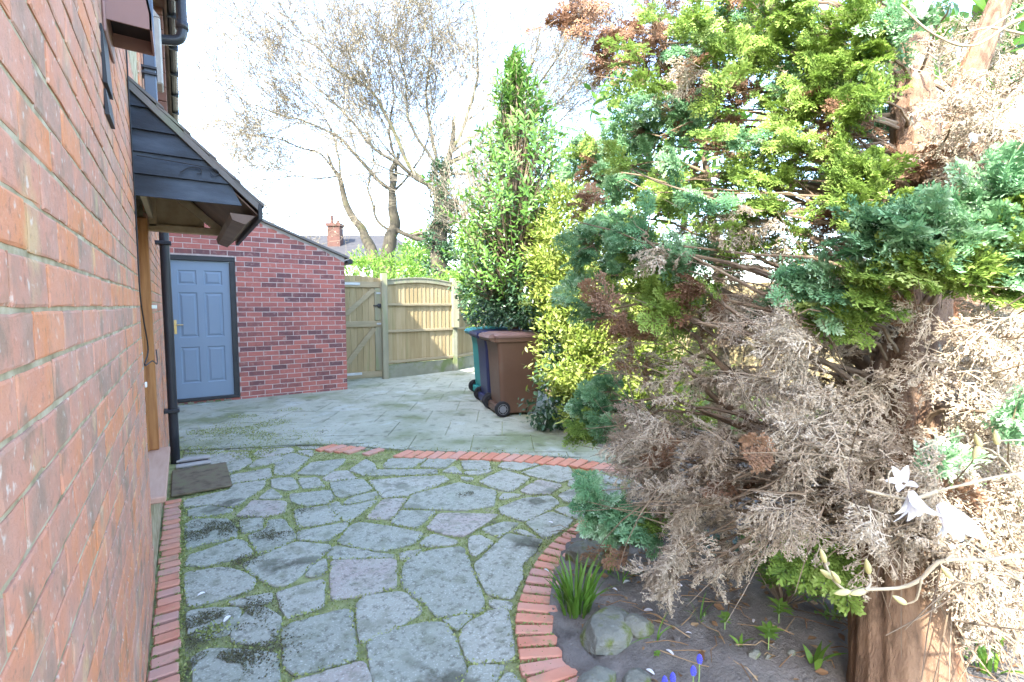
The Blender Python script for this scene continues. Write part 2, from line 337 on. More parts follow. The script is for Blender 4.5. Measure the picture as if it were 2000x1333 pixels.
# door recess: frame, door, sill
g = Geo(); g.box((WX-.11, 3.0, .44), (WX-.05, 3.07, 2.12)); g.box((WX-.09, 4.045, .441), (WX+.003, 4.118, 2.0), bev=.006); g.box((WX-.10, 4.02, .441), (WX-.05, 4.05, 2.0), bev=.004); g.box((WX-.10, 3.07, 2.04), (WX-.05, 4.02, 2.115))
fr = g.build('door_frame', M['orange_wood'], house)
g = Geo(); g.box((WX-.10, 3.07, .442), (WX-.06, 4.02, 2.04)); d = g.build('door', M['white'], house)
g = Geo(); g.box((WX-.06, 3.6, 1.0), (WX-.035, 3.64, 1.2), bev=.005); g.build('handle', M['metal'], d)
g = Geo(); g.box((WX-.10, 3.03, .405), (WX+.062, 4.11, .44), bev=.006); g.build('sill', M['sill'], house)
# cable down the wall edge
def spl(pts, n):
    pts = np.array(pts, float); t = np.linspace(0, len(pts)-1, n); i = np.clip(t.astype(int), 0, len(pts)-2); f = (t-i)[:, None]
    p0 = pts[np.maximum(i-1, 0)]; p1 = pts[i]; p2 = pts[i+1]; p3 = pts[np.minimum(i+2, len(pts)-1)]
    return .5*((2*p1)+(-p0+p2)*f+(2*p0-5*p1+4*p2-p3)*f*f+(-p0+3*p1-3*p2+p3)*f**3)
g = Geo(); c = spl([(WX+.006, 2.93, 3.4), (WX+.006, 2.92, 2.4), (WX+.007, 2.93, 1.9), (WX+.008, 2.9, 1.5), (WX+.012, 2.97, 1.36), (WX+.02, 3.05, 1.2), (WX+.008, 2.96, 1.13), (WX+.015, 3.5, 1.1), (WX+.02, 3.95, 1.04), (WX+.012, 4.1, 1.12)], 60)
g.tubes(c, np.full(60, .0035), 6, cap=True); g.build('cable', M['cable'], house)
g = Geo(); g.box((WX, 4.05, 1.40), (WX+.03, 4.075, 1.425), bev=.003); g.build('cable_clip', M['white'], house)
g = Geo(); g.box((WX+.003, 2.96, 1.02), (WX+.012, 2.985, 1.045), bev=.002); g.build('cable_clip', M['white'], house)
# brown hooded vent, black louvres
g = Geo()
ya, yb, zt, zb = 2.06, 2.26, 2.95, 2.33
g.prism([(WX+.001, ya, zt), (WX+.001, ya, zb), (WX+.125, ya, zb-.0), (WX+.125, ya, zb+.05), (WX+.03, ya, zt)], (0, .006, 0))
g.prism([(WX+.001, yb, zt), (WX+.001, yb, zb), (WX+.125, yb, zb-.0), (WX+.125, yb, zb+.05), (WX+.03, yb, zt)], (0, .006, 0))
g.prism([(WX+.125, ya, zb+.0), (WX+.125, ya, zb+.05), (WX+.03, ya, zt), (WX+.024, ya, zt), (WX+.119, ya, zb+.05), (WX+.119, ya, zb)], (0, yb-ya, 0))
g.box((WX, ya-.03, zb-.05), (WX+.008, yb+.03, zt), bev=.003)
vent = g.build('vent_hood', M['brown_plastic'], house)
g = Geo(); g.box((WX+.009, ya+.007, zb+.045), (WX+.118, yb-.001, zb+.05)); g.build('vent_shade_sheet', M['opening_shade'], vent)  # dark sheet standing in for the shade in the hood opening
for (y0, z0, z1) in ((1.94, 2.09, 2.26), (1.95, 2.0, 2.075)):
    g = Geo(); g.prism([(WX+.001, y0, z1), (WX+.001, y0, z0), (WX+.012, y0, z0), (WX+.006, y0, z1)], (0, .15, 0)); g.build('louvre', M['black'], house)
# porch canopy
ez, rz, ex = 1.955, 2.475, .36
cy0, cy1 = 3.0, 4.3
sl = (rz-ez)/(ex-WX)
g = Geo()
nt = 5
for k in range(nt):
    x0 = WX+(ex-WX)*k/nt; x1 = WX+(ex-WX)*(k+1)/nt+.03
    for jx in range(5):
        ya_ = cy0-.03+(cy1-cy0+.06)*jx/5; yb_ = cy0-.03+(cy1-cy0+.06)*(jx+1)/5-.004
        za, zb_ = rz-(x0-WX)*sl, rz-(x1-WX)*sl
        g.prism([(x0, ya_, za+.012), (x1, ya_, zb_+.026), (x1, ya_, zb_+.042), (x0, ya_, za+.028)], (0, yb_-ya_, 0), tone=rng.random())
can = g.build('porch_canopy', M['tile'], house)
g = Geo()   # verge strip and rafter under the tiles
for y in (cy0-.028, cy1+.0):
    g = Geo(); g.prism([(WX, y, rz+.010), (ex+.01, y, ez+.010), (ex+.01, y, ez-.03), (WX, y, rz-.03)], (0, .026, 0)); g.build('verge_board', M['tile'], can)
g = Geo()   # front gable boards, lapped
nb = 5; zb0 = 1.95
for k in range(nb):
    z0 = zb0+(rz-zb0)*k/nb; z1 = zb0+(rz-zb0)*(k+1)/nb
    xa = WX+(rz-z0)/sl-.02; xb = WX+(rz-z1)/sl-.02
    xa = min(xa, ex-.075); xb = max(xb, WX+.005)
    g.prism([(WX+.004, cy0-.018, z0), (xa, cy0-.018, z0), (xb, cy0-.004, z1), (WX+.004, cy0-.004, z1)], (0, .016, 0), tone=rng.random())
g.build('gable_board', M['clad'], can)
g = Geo()   # wrought scroll on the boards
g.tubes(spl([(WX+.02, cy0-.03, 2.135), (.10, cy0-.03, 2.125), (.165, cy0-.03, 2.12), (.185, cy0-.03, 2.10), (.165, cy0-.03, 2.085), (.15, cy0-.03, 2.10)], 24), np.full(24, .003), 5)
g.tubes(spl([(.02, cy0-.03, 2.08), (.06, cy0-.03, 2.11), (.10, cy0-.03, 2.115), (.11, cy0-.03, 2.095), (.09, cy0-.03, 2.085)], 20), np.full(20, .003), 5)
g.build('iron_scroll', M['black'], can)
g = Geo()   # soffit lining and fascia
g.prism([(WX, cy0, rz-.035), (ex, cy0, ez-.035), (ex, cy0, ez-.045), (WX, cy0, rz-.045)], (0, cy1-cy0, 0))
g.prism([(ex-.13, cy0+.0, ez-.045), (ex-.01, cy0, ez-.05), (ex-.06, cy0, ez-.10), (ex-.12, cy0, ez-.08)], (0, cy1-cy0-.05, 0))
g.build('soffit', M['soffit'], can)
g = Geo(); g.box((ex, cy0-.03, ez-.075), (ex+.022, cy1+.02, ez+.012), bev=.004); g.build('fascia', M['black'], can)
g = Geo()   # gallows bracket at the far end
g.box((WX, cy1-.06, 1.94), (ex-.06, cy1, 1.99), bev=.004); g.box((WX, cy1-.06, 1.97), (WX+.05, cy1, 2.3), bev=.004)
g.prism([(WX+.05, cy1-.055, 2.33), (ex-.03, cy1-.055, 1.95), (ex-.07, cy1-.055, 1.925), (WX+.05, cy1-.055, 2.26)], (0, .05, 0))
g.box((WX+.002, cy0+.02, 2.02), (WX+.03, cy1-.07, 2.09), bev=.003)
g.build('bracket', M['tan_wood'], can)
g = Geo(); g.box((WX+.05, cy1-.02, 1.991), (ex-.2, cy1-.01, 2.25)); g.build('bracket_panel', M['tan_wood'], can)
# downpipes
g = Geo(); g.tubes([[-.105, 5.26, z] for z in np.linspace(.0, 3.0, 12)], np.full(12, .037), 16, cap=True)
dp = g.build('downpipe', M['black_plastic'], house, smooth=True)
for z in (.47, 1.95): Geo().box((WX, 5.20, z), (-.055, 5.32, z+.03), bev=.004).build('pipe_clip', M['black_plastic'], dp)
g = Geo(); g.box((WX+.012, 4.42, 2.2), (WX+.085, 4.50, 5.0), bev=.006); dp = g.build('square_downpipe', M['blue_plastic'], house)
for z in (3.06, 3.10): Geo().box((WX, 4.40, z), (WX+.09, 4.52, z+.015)).build('pipe_clip', M['black_plastic'], dp)
g = Geo(); g.box((WX+.01, 4.8, 3.15), (WX+.12, 5.0, 3.65), bev=.01); g.prism([(WX+.01, 4.8, 3.65), (WX+.12, 4.8, 3.65), (WX+.05, 4.8, 3.74), (WX+.01, 4.8, 3.74)], (0, .2, 0)); g.build('hopper_box', M['render'], house)
g = Geo(); g.tubes(spl([(WX+.02, 6.6, 4.25), (-.03, 6.6, 4.27), (.075, 6.6, 4.30), (.12, 6.6, 4.38), (.125, 6.6, 4.55), (.125, 6.6, 5.0), (.14, 6.6, 5.25)], 30), np.full(30, .05), 14, cap=True)
g.tubes([[.124, 6.6, 4.42], [.124, 6.6, 4.5]], [.062, .062], 14, cap=True); g.box((WX, 6.55, 4.7), (.125, 6.6, 4.73)); g.box((WX, 6.55, 4.95), (.125, 6.6, 4.98))
g.build('swan_neck_pipe', M['black_plastic'], house, smooth=True)

# ------------------------------------------------------------ garage
gar = thing('brick_garage', 'red brick lean-to garage with a grey blue door at the end of the patio', 'garage', (1.2, 8.3, 0))
GY = 8.3; gx0, gx1 = -.165, 2.26; gs = (2.72-2.22)/(2.26-.97)
topz = lambda x: 2.22+(gx1-x)*gs
DX0, DX1, DZ0, DZ1 = -.20, .675, .05, 2.13
def clipg(a, b, z0, z1):
    xm = gx1-(z1+.015-2.22)/gs      # the largest x under the slope
    A, B = a+gx0, b+gx0; B = min(B, max(xm, gx0-1))
    if B <= A: return []
    s = [(A, B)]
    if z1 > DZ0 and z0 < DZ1:
        s = [(max(A, DX1), B)] if B > DX1 else []
    return [(p-gx0, q-gx0) for p, q in s if q > p]
g = Geo(); brick_panel(g, (gx0, GY, 0), (1, 0, 0), (0, -1, 0), gx1-gx0, 3.2, .205, .065, clip=clipg, z0=-.02, rough=.0006)
g.build('brick_face', M['garage_brick'], gar)
g = Geo()
g.prism([(DX1, GY+.003, -.02), (gx1-.006, GY+.003, -.02), (gx1-.006, GY+.003, 2.20), (DX1, GY+.003, topz(DX1)-.02)], (0, .2, 0))
g.prism([(gx0, GY+.0032, DZ1), (DX1-.001, GY+.0032, DZ1), (DX1-.001, GY+.0032, topz(DX1)-.02), (gx0, GY+.0032, topz(gx0)-.02)], (0, .2, 0))
g.box((gx0, GY+.0032, -.02), (DX1-.001, GY+.2, DZ0))
g.box((gx1-.2, GY+.21, -.02), (gx1-.007, 12, 2.2))
g.build('wall', M['mortar_pale'], gar)
g = Geo(); g.prism([(gx0, GY-.004, topz(gx0)-.005), (gx1, GY-.004, 2.215), (gx1, GY-.004, 2.13), (1.9, GY-.004, topz(1.9)-.035), (1.5, GY-.004, topz(1.5)-.06), (.9, GY-.004, topz(.9)-.03), (gx0, GY-.004, topz(gx0)-.07)], (0, .012, 0)); g.build('cement_fillet', M['render'], gar)
g = Geo(); g.prism([(gx0, GY-.05, topz(gx0)), (gx1+.06, GY-.05, topz(gx1+.06)), (gx1+.06, GY-.05, topz(gx1+.06)+.035), (gx0, GY-.05, topz(gx0)+.035)], (0, 4, 0)); rf = g.build('roof', M['tile'], gar)
g = Geo(); g.tubes([[gx1+.09, y, 2.15] for y in (8.27, 10, 12)], [.045]*3, 12, cap=True); g.build('gutter', M['black_plastic'], rf)
g = Geo()
for a, b in (((DX0+.005, GY-.02, DZ0+.0), (DX0+.065, GY+.06, DZ1-.07)), ((DX1-.075, GY-.02, DZ0+.045), (DX1-.008, GY+.06, DZ1-.07)), ((DX0+.005, GY-.021, DZ1-.068), (DX1-.007, GY+.06, DZ1)), ((DX0+.066, GY-.03, DZ0-.0), (DX1-.006, GY+.06, DZ0+.043))): g.box(a, b, bev=.004)
g.build('door_frame', M['black'], gar)
px0, px1, pz0, pz1 = DX0+.066, DX1-.0765, DZ0+.0445, DZ1-.069
g = Geo(); gw = px1-px0; gh = pz1-pz0
xs = [0, .13, .44, .56, .87, 1]; zs = [0, .11, .375, .445, .77, .825, .93, 1]
yf = GY+.02
panels = []
for i in range(5):
    for k in range(7):
        a = (px0+gw*xs[i], pz0+gh*zs[k]); b = (px0+gw*xs[i+1], pz0+gh*zs[k+1])
        ispan = i in (1, 3) and k in (1, 3, 5)
        if not ispan:
            g.add([(a[0], yf, a[1]), (b[0], yf, a[1]), (b[0], yf, b[1]), (a[0], yf, b[1])], np.array([[0, 1, 2, 3]]))
        else: panels.append((a, b))
        if ispan:
            rings = []
            for (e, dy) in ((0, 0), (.012, .010), (.022, .010), (.045, .001)):
                rings.append([(a[0]+e, yf+dy, a[1]+e), (b[0]-e, yf+dy, a[1]+e), (b[0]-e, yf+dy, b[1]-e), (a[0]+e, yf+dy, b[1]-e)])
            v = np.array(rings).reshape(-1, 3); f = [[r*4+c, r*4+(c+1) % 4, r*4+4+(c+1) % 4, r*4+4+c] for r in range(3) for c in range(4)]+[[12, 13, 14, 15]]
            g.add(v, np.array(f))
g.box((px0, yf+.012, pz0), (px1, yf+.04, pz1))
door = g.build('door', M['door_blue'], gar)
g = Geo(); g.box((px0+.03, yf-.008, 1.02), (px0+.062, yf-.0005, 1.22), bev=.003); g.tubes([[px0+.046, yf-.03, 1.15], [px0+.14, yf-.03, 1.15]], [.008, .008], 8, cap=True); g.tubes([[px0+.046, yf-.001, 1.15], [px0+.046, yf-.036, 1.15]], [.01, .01], 8, cap=True); g.build('handle', M['brass'], door)
for x in np.linspace(.0, .56, 6): Geo().box((x-.1, GY-.035, -.01), (x-.1+.07+.02*rng.random(), GY-.031, .035+.01*rng.random()), bev=.004).build('threshold_block', M['concrete'], gar)

# ------------------------------------------------------------ gate and fence
FY = 9.15
gate = thing('garden_gate', 'wooden ledged garden gate with diagonal braces beside the brick garage', 'gate', (2.7, FY, 0))
g = Geo(); xs_ = np.linspace(2.0, 3.15, 11)
for i in range(10): g.box((xs_[i]+.002, FY, .05), (xs_[i+1]-.002, FY+.018, 1.93+.05*math.sin(math.pi*i/10)), tone=rng.random(), bev=.003)
g.build('boards', M['fence_wood'], gate)
for z in (.06, 1.02, 1.76):
    g = Geo(); g.box((2.0, FY-.03, z), (3.15, FY-.001, z+.11), bev=.004); g.build('rail', M['fence_rail'], gate)
for (z0, z1) in ((.18, 1.01), (1.14, 1.75)):
    g = Geo(); g.prism([(2.0+.3, FY-.029, z0), (2.42, FY-.029, z0), (3.06, FY-.029, z1-.04), (2.98, FY-.029, z1)], (0, .027, 0)); g.build('brace', M['fence_rail'], gate)
g = Geo(); g.box((3.03, FY-.028, .18), (3.15, FY-.0015, 1.01), bev=.003); g.box((3.03, FY-.028, 1.14), (3.15, FY-.0015, 1.75), bev=.003); g.build('stile', M['post_wood'], gate)
for z in (1.80, .12):
    g = Geo(); g.box((2.3, FY-.037, z), (2.76, FY-.0305, z+.045), bev=.002); g.build('hinge', M['metal'], gate)
for z in (1.64, 1.06): Geo().box((3.06, FY-.038, z), (3.24, FY-.029, z+.035), bev=.002).build('bolt', M['metal'], gate)
g = Geo(); g.lathe([(.001, -.06), (.035, -.055), (.045, -.03), (.03, -.0305)], (3.12, FY, 1.42), 'y', 16); g.box((3.0, FY-.04, 1.41), (3.12, FY-.031, 1.435)); g.build('latch', M['black'], gate)

fence = thing('garden_fence', 'closeboard timber fence with wavy top and mossy concrete gravel boards behind the bins', 'fence', (4, 9.2, 0))
P0 = np.array([3.20, 9.12]); P1 = np.array([4.85, 9.40]); P2 = np.array([6.45, 10.35]); P3 = np.array([8.0, 11.2])
def post(p, h, name='post'):
    g = Geo(); M4 = np.eye(4); M4[:3, 3] = (p[0], p[1], 0)
    g.box((-.055, -.055, -.02), (.055, .055, h), M=M4, bev=.006); return g
post(P0+np.array([.0, -.03]), 2.03).build('post', M['post_wood'], fence)
post(P1, 1.0).build('concrete_spur', M['concrete'], fence)
g = Geo(); g.box((P1[0]-.075, P1[1]-.11, .95), (P1[0]+.075, P1[1]+.05, 2.0), bev=.006); g.build('post', M['post_wood'], fence)
post(P2, 2.0).build('post', M['post_wood'], fence)
for (a, b) in ((P0, P1), (P1, P2), (P2, P3)):
    L_ = np.linalg.norm(b-a); e = (b-a)/L_; M4 = np.eye(4); M4[:3, 0] = (e[0], e[1], 0); M4[:3, 1] = (-e[1], e[0], 0); M4[:3, 3] = (a[0], a[1], 0)
    L0, L1 = .06, L_-.06
    g = Geo(); g.box((L0, -.025, -.02), (L1, .025, .27), M=M4, bev=.006); g.build('gravel_board', M['concrete'], fence)
    g = Geo(); n = int((L1-L0)/.095); xx = np.linspace(L0, L1, n+1)
    for i in range(n):
        h = 1.90+.07*math.sin(math.pi*(i+.5)/n)
        g.prism(np.array([(xx[i], .0, .28), (xx[i+1]+.008, -.014, .28), (xx[i+1]+.008, -.006, .28), (xx[i], .006, .28)])@M4[:3, :3].T+M4[:3, 3], (0, 0, h-.28), tone=rng.random())
    g.build('boards', M['fence_wood'], fence)
    for z in (.30, .90, 1.42):
        g = Geo(); g.box((L0, -.045, z), (L1, -.0155, z+.05), M=M4, bev=.004); g.build('rail', M['fence_rail'], fence)
    g = Geo(); xx = np.linspace(L0, L1, 15); hs = 1.90+.07*np.sin(np.pi*np.linspace(0, 1, 15))
    for i in range(14):
        for (ya_, yb_, zo, zt) in ((-.04, -.0155, -.085, -.008), (-.05, .03, -.003, .02)):
            p = np.array([(xx[i], ya_, hs[i]+zo), (xx[i+1], ya_, hs[i+1]+zo), (xx[i+1], ya_, hs[i+1]+zt), (xx[i], ya_, hs[i]+zt)])@M4[:3, :3].T+M4[:3, 3]
            g.prism(p, M4[:3, 1]*(yb_-ya_))
    g.build('capping', M['post_wood'], fence)
# side fence in the sun, seen through the conifer
sf = thing('side_fence', 'sunlit boarded side fence glimpsed through the dead conifer branches', 'fence', (6.9, 3, 0))
for k in range(6):
    y0 = -3.2+k*1.9; g = Geo(); n = 19
    for i in range(n): g.box((6.9, y0+.1*i, .05), (6.915+.008*(i % 2), y0+.1*i+.104, 1.75), tone=rng.random())
    g.build('boards', M['fence_wood'], sf)
    g = Geo(); g.box((6.84, y0-.05, -.1), (6.93, y0+.04, 1.85), bev=.006); g.build('post', M['post_wood'], sf)

# ------------------------------------------------------------ far house
fh = thing('distant_bungalow', 'distant house with a grey tiled hip roof and brick chimney beyond the fence', 'house', (9, 32, 0))
c0 = W(470, 500, 31); c1 = W(822, 509, 31); er = unit(c1-c0); er[2] = 0; er = unit(er); bk = np.array([-er[1], er[0], 0])
A = c0.copy(); A[2] = 4.35; Bp = c1.copy(); Bp[2] = 4.35
RL = A+bk*4.2+np.array([0, 0, 2.0]); RR = W(766, 460, 35); RR = A+er*float((RR-A)@er)+bk*4.2; RR[2] = RL[2]
g = Geo(); g.prism([A-bk*.3, Bp-bk*.3+er*.3, RR, RL], (0, 0, .12)); g.prism([Bp-bk*.3+er*.3, Bp+bk*8.7+er*.3, RR], (0, 0, .12)); g.prism([A+bk*8.7, Bp+bk*8.7+er*.3, RR, RL], (0, 0, .12))
rf = g.build('roof', M['slate'], fh)
g = Geo(); M4 = np.eye(4); M4[:3, 0] = er; M4[:3, 1] = bk; cc = W(655, 480, 33); cz = cc.copy(); cz[2] = 0
M4[:3, 3] = cz; g.box((-.42, -.3, 4.7), (.42, .4, 6.75), M=M4); g.box((-.5, -.38, 6.75), (.5, .48, 6.95), M=M4); ch = g.build('chimney', M['far_chimney'], rf)
g = Geo(); p = cz+np.array([0, 0, 6.95]); g.lathe([(.13, 0), (.1, .5), (.13, .55)], p-er*.2, 'z', 12); g.lathe([(.13, 0), (.11, .2), (.13, .22)], p+er*.22, 'z', 12); g.build('chimney_pot', M['far_chimney'], ch)
g = Geo(); M5 = M4.copy(); M5[:3, 3] = (A[0], A[1], 0); LL = float((Bp-A)@er); g.box((0, .1, -.1), (LL, 8, 4.3), M=M5); g.build('wall', M['far_render'], fh)
g = Geo(); g.box((-.1, -.42, 4.22), (LL+.4, -.3, 4.36), M=M5); g.build('gutter', M['black_plastic'], rf)
for x in (LL-1.2, LL-3.4, LL-6):
    g = Geo(); g.box((x-.9, .03, 2.4), (x+.3, .09, 3.9), M=M5); wi = g.build('window', M['white'], fh)
    g = Geo(); g.box((x-.82, .02, 2.5), (x-.34, .028, 3.8), M=M5); g.box((x-.26, .02, 2.5), (x+.22, .028, 3.8), M=M5); g.build('pane', M['glass'], wi)

# ------------------------------------------------------------ ground, paving
kind(Geo().add([(-300, -300, -.03), (300, -300, -.03), (300, 300, -.03), (-300, 300, -.03)], np.array([[0, 1, 2, 3]])).build('ground', M['ground']))
nx = 90; xs_, ys_ = np.meshgrid(np.linspace(-.2, 3.9, nx), np.linspace(-1.2, 5.6, nx), indexing='ij')
def vnoise(x, y, s=1, seed=0):
    r = np.random.default_rng(seed); z = 0*np.asarray(x, float)
    for k in range(10):
        a = r.random()*6.283; f = s*(1+1.9*r.random()); z = z+np.sin((x*math.cos(a)+y*math.sin(a))*f+r.random()*6.283)
    return z/5
def grid_faces(a, b):
    i, j = np.meshgrid(np.arange(a-1), np.arange(b-1), indexing='ij'); q = (i*b+j).ravel(); return np.stack([q, q+b, q+b+1, q+1], -1)
zz = .001+.0025*vnoise(xs_, ys_, 30, 3)
kind(Geo().add(np.stack([xs_, ys_, zz], -1).reshape(-1, 3), grid_faces(nx, nx)).build('path_bed', M['moss'], smooth=True))
row = np.array([G(*q)[:2] for q in [(600, 868), (645, 873), (700, 878), (760, 883), (830, 887), (900, 888), (980, 891), (1050, 896), (1140, 905), (1230, 918), (1300, 935)]])
BND = np.vstack([[(-.17, 5.75), (.35, 5.45), (.8, 5.3)], row[1:]+np.array([.02, .04])])
bnd = BND
seeds = [(707,1132,.9),(755,1204,.4),(859,1140),(985,1099),(940,1066),(903,1029,.95),(807,1017),(755,997,.85),(885,973),(796,951,.7),(748,1062),(674,966),(703,988),(622,1025),(622,973),(622,1077),(615,1106),(692,1080),(807,1080),(855,1058),(973,1040),(1036,995),(985,942,.9),(1058,953),(1077,1028),(1114,1004),(1000,973),(1080,923),(951,914),(822,925),(818,906),(707,916),(663,929),(622,910),(815,1273,.2),(640,1250,.3),(660,1317,.9),(951,1247),(981,1184),(896,1221),(948,1317),(1003,1306),(611,1165),(663,1184),(1095,966),(1125,947),(907,936),(1010,1043),
(432,1148),(428,1088),(552,1104),(588,1176,.85),(496,1232),(596,1264),(460,1308,.1),(412,1220,.1),(408,1040,.05),(532,1056,.1),(516,996,.95),(492,1028),(540,1026),(600,1008),(612,976),(528,966),(480,958),(556,946),(604,944),(488,928),(560,896),(400,988),(616,1120),(496,1174),(612,916),(416,1004),
(440,895),(500,905),(540,885),(600,885),(660,890),(720,900),(760,915),(880,905),(930,930),(1020,915),(1140,925),(1180,935),(390,960),(1170,960),(1150,985),(1200,925),(370,900),(420,875),(480,872),(550,868),(610,872),(640,880)]
S = []
for s in seeds:
    p = G(s[0], s[1]); S.append((p[0], p[1], s[2] if len(s) > 2 else .05+.78*rng.random()))
for k in range(90):
    p = (rng.uniform(-.1, 3.4), rng.uniform(-1.2, 1.45))
    if all((p[0]-q[0])**2+(p[1]-q[1])**2 > .07 for q in S): S.append((p[0], p[1], .15+.75*rng.random()))
for (x, y) in ((1.6, 1.5), (1.9, 1.9), (2.6, 2.0), (2.9, 2.4), (3.2, 2.2), (2.5, 1.4)): S.append((x, y, .5))
S = np.array(S); PW = rng.normal(0, .0065, len(S))
def clip_poly(poly, m, n):     # keep side where (p-m).n < 0
    out = []
    for i in range(len(poly)):
        a, b = poly[i], poly[(i+1) % len(poly)]; da, db = (a-m)@n, (b-m)@n
        if da < 0: out.append(a)
        if da*db < 0: out.append(a+(b-a)*da/(da-db))
    return out
STONES = '''A .4 105,210 470,155 640,190 810,280 740,385 200,535 130,525 100,260
P .35 473,1104 512,1088 552,1072 578,1060 649,1068 626,1092 590,1124 562,1146 532,1146 492,1126
A .4 530,490 960,400 960,490 740,530 560,525
A .35 740,535 880,540 1035,640 1030,780 940,920 660,900 560,870 560,780 640,660
A .5 1000,400 1130,360 1470,265 1455,540 1100,660 1060,560
A .1 120,590 400,550 660,560 620,670 540,800 260,880 150,850
A .15 170,1030 360,950 600,960 1000,1000 1030,1265 1010,1400 200,1400
A .1 1060,760 1120,710 1660,560 1740,580 1750,780 1795,1050 1180,1215 1070,1110
A .95 1535,90 2165,70 2165,350 1850,430 1530,475
A .95 1130,1290 1840,1070 1900,1200 1950,1500 1200,1500 1050,1350
A .4 1280,235 1400,110 1480,60 1490,170 1470,225 1330,250
B .5 80,520 140,440 540,390 700,540 720,600 430,760 180,870 110,890
P .12 794,1096 834,1077 906,1070 914,1092 928,1130 946,1176 944,1197 852,1208 832,1180 794,1158 784,1138 786,1112
P .3 927,1106 964,1070 990,1046 1060,1058 1043,1086 1018,1104 1022,1130 1000,1172 952,1164 930,1120
B .15 180,890 400,780 760,690 960,700 1050,860 1080,980 1160,1130 1080,1290 1000,1500 300,1500 250,1250
B .5 1090,820 1150,720 1380,580 1560,570 1610,900 1620,1060 1190,1085 1120,980
B .3 910,660 1240,620 1130,700 1080,760 1030,740
B .5 1370,470 1600,500 1600,570 1400,550
B .3 1150,1160 1240,1110 1540,1110 1440,1260 1300,1500 1060,1500 1090,1290
B .4 1520,1210 1600,1180 1680,1300 1700,1500 1350,1500
B .4 510,30 740,0 620,50 560,85 510,75
C .3 1490,1160 1560,1045 1820,1080 2000,1120 2160,1130 2160,1160 1530,1175
C .55 80,600 540,495 570,440 900,400 880,460 690,590 600,670 360,640 100,670
C .3 140,690 340,650 590,690 500,730 150,770
C .6 550,350 940,280 945,370 820,400 560,435
C .95 605,750 700,670 760,600 1100,605 1070,720 900,755
C .4 820,580 950,480 1060,560 1000,580
C .5 945,390 1160,370 1220,480 1110,500 960,470
C .3 640,790 870,770 860,880 660,920
C .2 720,940 880,890 920,790 1070,780 1200,960 1080,1040 900,1100 820,1125
C .1 100,830 200,780 520,780 620,880 600,970 330,1010 120,1080
C .3 110,1240 130,1140 330,1080 600,980 690,1000 780,1130 480,1200 300,1240
C .2 1130,540 1520,495 1570,580 1480,630 1280,650 1150,610
C .4 1170,690 1500,650 1560,740 1640,790 1400,840 1210,860
C .3 1210,900 1700,810 1690,860 1520,980 1400,1000 1200,980
C .4 980,260 1310,200 1150,340 980,350
C .15 1200,340 1340,230 1680,190 1640,240 1480,350
C .5 1210,380 1400,370 1480,460 1260,480
C .8 1450,380 1560,310 1690,300 1800,380 1500,410
C .2 1520,430 1840,390 1940,490 1650,570 1580,560
C .2 1650,620 1740,570 1980,510 1990,570 1680,640
C .3 1500,640 1600,600 1650,660 1990,590 1700,820 1600,770
C .5 720,280 800,200 1040,150 1060,200 940,240
C .5 460,250 740,180 760,230 640,300 540,330
P .2 658,1062 684,1030 700,1022 760,1030 828,1044 808,1064 748,1079 700,1074
C .3 1710,300 1870,190 1960,240 1990,340 1830,350
D .65 80,250 420,220 700,210 740,250 420,370 200,395
D .25 360,480 440,370 820,270 1120,340 1100,460 870,495
D .95 60,560 200,405 400,395 280,570
D .2 260,600 350,495 640,505 470,640
D .95 550,640 660,520 1150,530 850,710 700,690
D .55 980,260 1180,165 1400,230 1240,345 1130,325
D .9 1310,340 1460,245 1660,290 1550,365 1400,365
D .4 1140,480 1340,400 1560,375 1640,430 1560,490 1360,590 1170,530
D .35 1360,600 1560,510 1750,570 1690,640 1520,735
D .5 1590,490 1690,465 1870,530 1860,560 1760,565
D .4 1000,650 1180,590 1310,600 1140,720
D .6 900,720 980,695 1110,760 940,880 900,820
D .4 490,770 600,690 810,750 790,775 530,790
D .2 200,130 250,75 560,70 440,145 210,150
D .2 500,140 580,75 800,80 700,150
D .2 50,190 150,165 640,160 640,200 80,215
D .4 860,160 830,90 1060,90 1080,160 1000,170
D .5 1130,140 1180,100 1500,110 1290,175
D .5 1320,190 1500,130 1700,130 1780,230 1640,270 1480,235
D .6 1620,370 1780,300 1900,380 1700,430
D .5 1150,390 1180,355 1360,370 1160,410
D .5 680,180 780,135 850,200
D .5 860,180 1110,165 1000,205 880,205
D .6 820,220 940,230 930,255 860,250
D .5 1250,665 1330,650 1470,725 1390,710
D .5 1720,250 1840,240 1800,330 1700,290
D .4 330,850 520,815 350,905'''
OR_ = {'A': (340, 1080, 5), 'B': (680, 1080, 5), 'C': (340, 860, 5), 'D': (700, 880, 4.1667), 'P': (0, 0, 1)}   # outlines of the real stones, laid on the ground
def to_px(x, y):
    v = np.array([x, y, -CH]); d = v@F_; return 1000+FPX*(v@R_)/d, 666.5-FPX*(v@U_)/d
def add_stone(g, out, c, tone, h0=.011):
    m = len(out); h = h0+rng.normal(0, .0013); tx, ty = rng.normal(0, .003, 2); dn = unit(c-out); v = []
    for (e, z) in [(0, -.02), (0.0, h-.005), (.004, h-.001), (.012, h)]:
        q = out+dn*e; v += [(x, y, z+(tx*(x-c[0])+ty*(y-c[1]) if z > 0 else 0)+(rng.normal(0, .0006) if z > 0 else 0)) for x, y in q]
    v.append((c[0], c[1], h)); v = np.array(v); k = np.arange(m)
    q4 = [np.stack([r*m+k, r*m+(k+1) % m, (r+1)*m+(k+1) % m, (r+1)*m+k], -1) for r in range(3)]
    g.add(v, [np.vstack(q4), np.stack([3*m+k, 3*m+(k+1) % m, np.full(m, 4*m)], -1)], tone)
g = Geo(); cells = []
